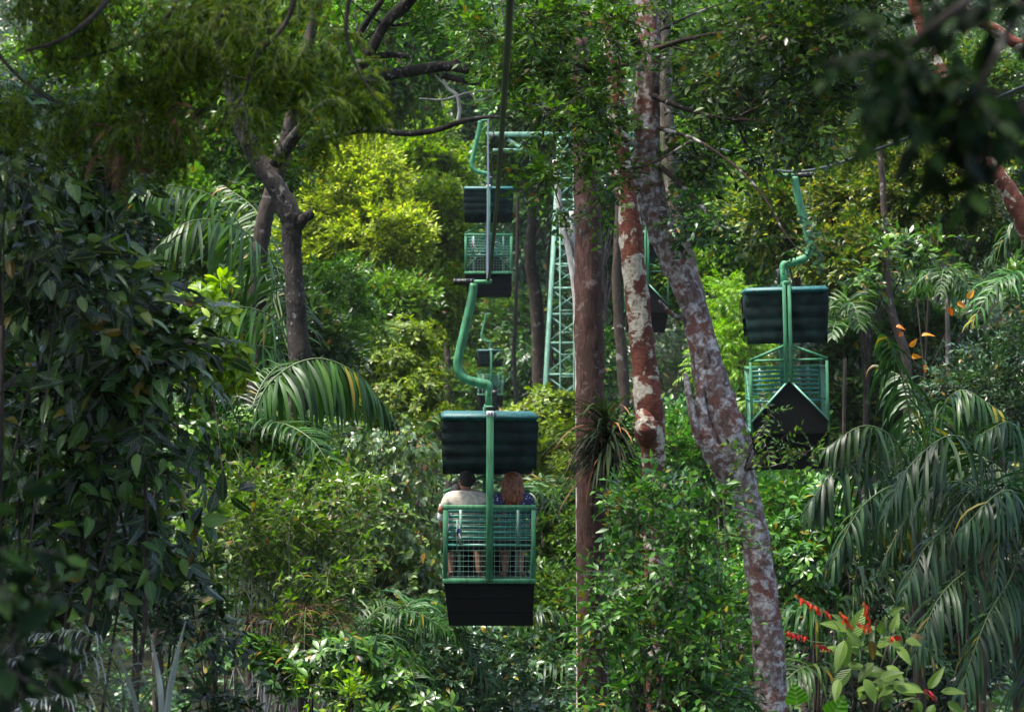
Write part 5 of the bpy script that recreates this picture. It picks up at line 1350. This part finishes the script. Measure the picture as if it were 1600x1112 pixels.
for px0, py0, px1, py1 in ((1245, 935, 1298, 965), (1226, 990, 1262, 1000), (1350, 945, 1362, 990), (1338, 975, 1356, 985), (1312, 960, 1330, 985), (1390, 1000, 1408, 996), (1445, 1080, 1462, 1092), (1275, 1010, 1300, 1020)):
    G = Geo(); a_, c_ = at(px0, py0, 17.2), at(px1, py1, 17.25); q = spline([a_, (a_ + c_) / 2 + [0, 0, .03], c_, c_ * .5 + at(1335, 1010, 17.3) * .5], 20)
    G.tube(q, .003, 5, 1)
    nn = max(6, int(np.hypot(px1 - px0, py1 - py0) / 4))
    for k in range(nn):
        p = a_ + (c_ - a_) * k / nn + [0, 0, .025]
        for s in range(2):
            Q = frame(np.array([[rng.normal(0, .45) + .25, rng.normal(-.2, .3), -1 + rng.normal(0, .25)]]), np.array([[rng.normal(0, .4), -1, .2]]))[0]
            v, f, u = leaf(.058 * rng.uniform(.5, 1.1), .017, 2, 'ovate', .3, .3); G.add(v @ Q.T + p, f, 0, u)
    pb(G, 'blossom_spike', [LM['red'], TWIGG], rf)
hl = root_at('heart_leaf_plant', 'low plant with two broad backlit heart-shaped leaves beside the leaning trunk base', 'plant', *at(1265, 1150, 17.6)[:2])
G = Geo(); b = np.array(hl.location)
for px, py, a in ((1250, 1105, -.2), (1300, 1125, .35), (1215, 1140, -.9)):
    G.tube(spline([b, (b + at(px, 1200, 17.5)) / 2, at(px, py, 17.5)], 16), .006, 6)
pb(G, 'stem', TWIGG, hl)
for px, py, a, L_, tl in ((1245, 1100, -.1, .17, .25), (1300, 1120, .5, .19, .2), (1215, 1125, -1.2, .13, .3)):
    G = Geo(); Q = frame(np.array([[math.sin(a), -.25, math.cos(a)]]), np.array([[.1, -1, .25]]))[0]
    v, f, u = leaf(L_, L_ * 1.02, 9, 'heart', .12, .18); G.add(v @ Q.T + at(px, py, 17.4), f, 0, u)
    pb(G, 'leaf', LM['heart'], hl)

# ------------------------------------------------------------------ near dark leaves hanging into view (out of focus)
nd = root_at('overhanging_tree', 'dark out-of-focus branch of broad leaves hanging into the upper corner', 'tree', at(1850, 600, 6.5)[0], 6.5)
G = Geo(); pxtrunk(G, [(1800, -500, 6.2, 120), (1830, 100, 6.4, 140), (1850, 700, 6.5, 150), (1860, 1112, 6.5, 160)], 14, 50); pb(G, 'trunk', BK['dark'], nd)
pxbranch(nd, [[(1810, -100, 6.3, 60), (1740, -140, 5.4, 40), (1620, -70, 4.7, 24), (1500, 10, 4.6, 14), (1420, 70, 4.6, 8)], [(1640, -90, 4.8, 20), (1570, 60, 4.6, 14), (1530, 140, 4.6, 9), (1515, 200, 4.6, 5)], [(1740, -140, 5.4, 30), (1690, 60, 4.9, 20), (1610, 150, 4.7, 12), (1590, 230, 4.7, 6)]], 'dark')
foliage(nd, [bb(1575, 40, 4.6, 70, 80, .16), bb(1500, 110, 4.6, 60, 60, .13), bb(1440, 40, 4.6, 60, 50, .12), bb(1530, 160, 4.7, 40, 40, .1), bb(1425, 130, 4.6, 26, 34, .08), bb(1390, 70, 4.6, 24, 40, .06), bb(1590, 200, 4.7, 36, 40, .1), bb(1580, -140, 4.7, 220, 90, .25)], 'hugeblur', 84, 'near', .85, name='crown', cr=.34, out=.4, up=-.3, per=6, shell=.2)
ne = root_at('near_bush', 'dark out-of-focus bush at the lower edge beside the corner palm', 'bush', at(-70, 1000, 6)[0], 6)
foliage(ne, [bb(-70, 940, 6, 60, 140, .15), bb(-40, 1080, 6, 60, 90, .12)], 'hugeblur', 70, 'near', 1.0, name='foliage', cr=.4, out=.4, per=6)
G = Geo(); b = np.array(ne.location); G.tube(spline([b, (b + at(-70, 1100, 6)) / 2 + [.05, 0, 0], at(-70, 900, 6)], 14), .03, 8); pb(G, 'stem', BK['dark'], ne)

# leaf masses added out of view to shade near plants and trunks
def shade_canopy(root, boxes, n, mat, sc, fam='far'):
    P = np.concatenate([np.stack([rng.uniform(a, b, n), rng.uniform(c, d, n), H + rng.uniform(e, f, n)], 1) for a, b, c, d, e, f in boxes])
    P[:, 2] += .5 * np.sin(P[:, 0] * 1.7) * np.cos(P[:, 1] * 1.3)
    G = Geo(); scatter(G, T[fam], P, unit(len(P)) + np.array([0, 0, -.1]), sc * rng.uniform(.7, 1.2, len(P)))
    pb(G, 'shading_canopy', [LM[mat], TWIG], root)


shade_canopy(fe, [(-9.5, -2.0, 3, 13, 3.2, 5.5), (-9.5, -3.4, 12, 19, 4.2, 6.6)], 1450, 'deep', 1.0)
shade_canopy(nd, [(-1.6, 3.6, -2.5, 4.6, 2.2, 4.2)], 900, 'deep', .8)
shade_canopy(fork, [(-2.9, .8, 17, 23.5, 5.6, 7.6)], 240, 'deep', 1.0)
shade_canopy(lean, [(.9, 7.5, 14, 23, 5.2, 7.6)], 1500, 'deep', 1.0)

# humid air
hz = bpy.data.materials.new('humid_air'); hz.use_nodes = True; hz.node_tree.nodes.clear()
ho = hz.node_tree.nodes.new('ShaderNodeOutputMaterial'); hv = hz.node_tree.nodes.new('ShaderNodeVolumePrincipled')
hv.inputs['Color'].default_value = (.82, .90, .92, 1); hv.inputs['Density'].default_value = .00012; hv.inputs['Anisotropy'].default_value = .2
hz.node_tree.links.new(hv.outputs['Volume'], ho.inputs['Volume'])
tag(Geo().box((0, 130, 38), (408, 390, 82)).build('haze', hz, smooth=False), kind='stuff')

# ================================================================== LIGHT, CAMERA
SUN_EL, SUN_AZ = R(70), R(-105)      # azimuth clockwise from +Y: from behind the camera, to its left
S = Vector((math.sin(SUN_AZ) * math.cos(SUN_EL), math.cos(SUN_AZ) * math.cos(SUN_EL), math.sin(SUN_EL)))
sl = bpy.data.lights.new('sun', 'SUN'); sl.energy = 1.5; sl.angle = R(10); sl.color = (1, .95, .86)
so = bpy.data.objects.new('sun', sl); so.rotation_euler = S.to_track_quat('Z', 'Y').to_euler(); COL.objects.link(so)
w = bpy.data.worlds.new('World'); SC.world = w; w.use_nodes = True
wn, wl_ = w.node_tree.nodes, w.node_tree.links
sky = wn.new('ShaderNodeTexSky'); sky.sky_type = 'NISHITA'; sky.sun_disc = False; sky.sun_elevation = SUN_EL; sky.sun_rotation = SUN_AZ
sky.dust_density = 3.0; sky.ozone_density = .6; sky.air_density = 1.0
bg = wn['Background']; bg.inputs['Strength'].default_value = .058; wl_.new(sky.outputs['Color'], bg.inputs['Color'])

cam = bpy.data.cameras.new('camera'); co = bpy.data.objects.new('camera', cam); COL.objects.link(co)
co.location = (0, 0, H); co.rotation_euler = (R(90), 0, 0)
cam.lens = 85; cam.sensor_width = 36; cam.clip_end = 2000; cam.clip_start = .05
cam.dof.use_dof = True; cam.dof.focus_distance = 25.0; cam.dof.aperture_fstop = 4.0
SC.camera = co
SC.view_settings.view_transform = 'Standard'; SC.view_settings.look = 'None'; SC.view_settings.gamma = 1; SC.view_settings.exposure = 3.0
SC.cycles.max_bounces = 8; SC.cycles.diffuse_bounces = 4; SC.cycles.glossy_bounces = 2; SC.cycles.transmission_bounces = 4
SC.cycles.use_denoising = True
SC.cycles.sample_clamp_indirect = 6
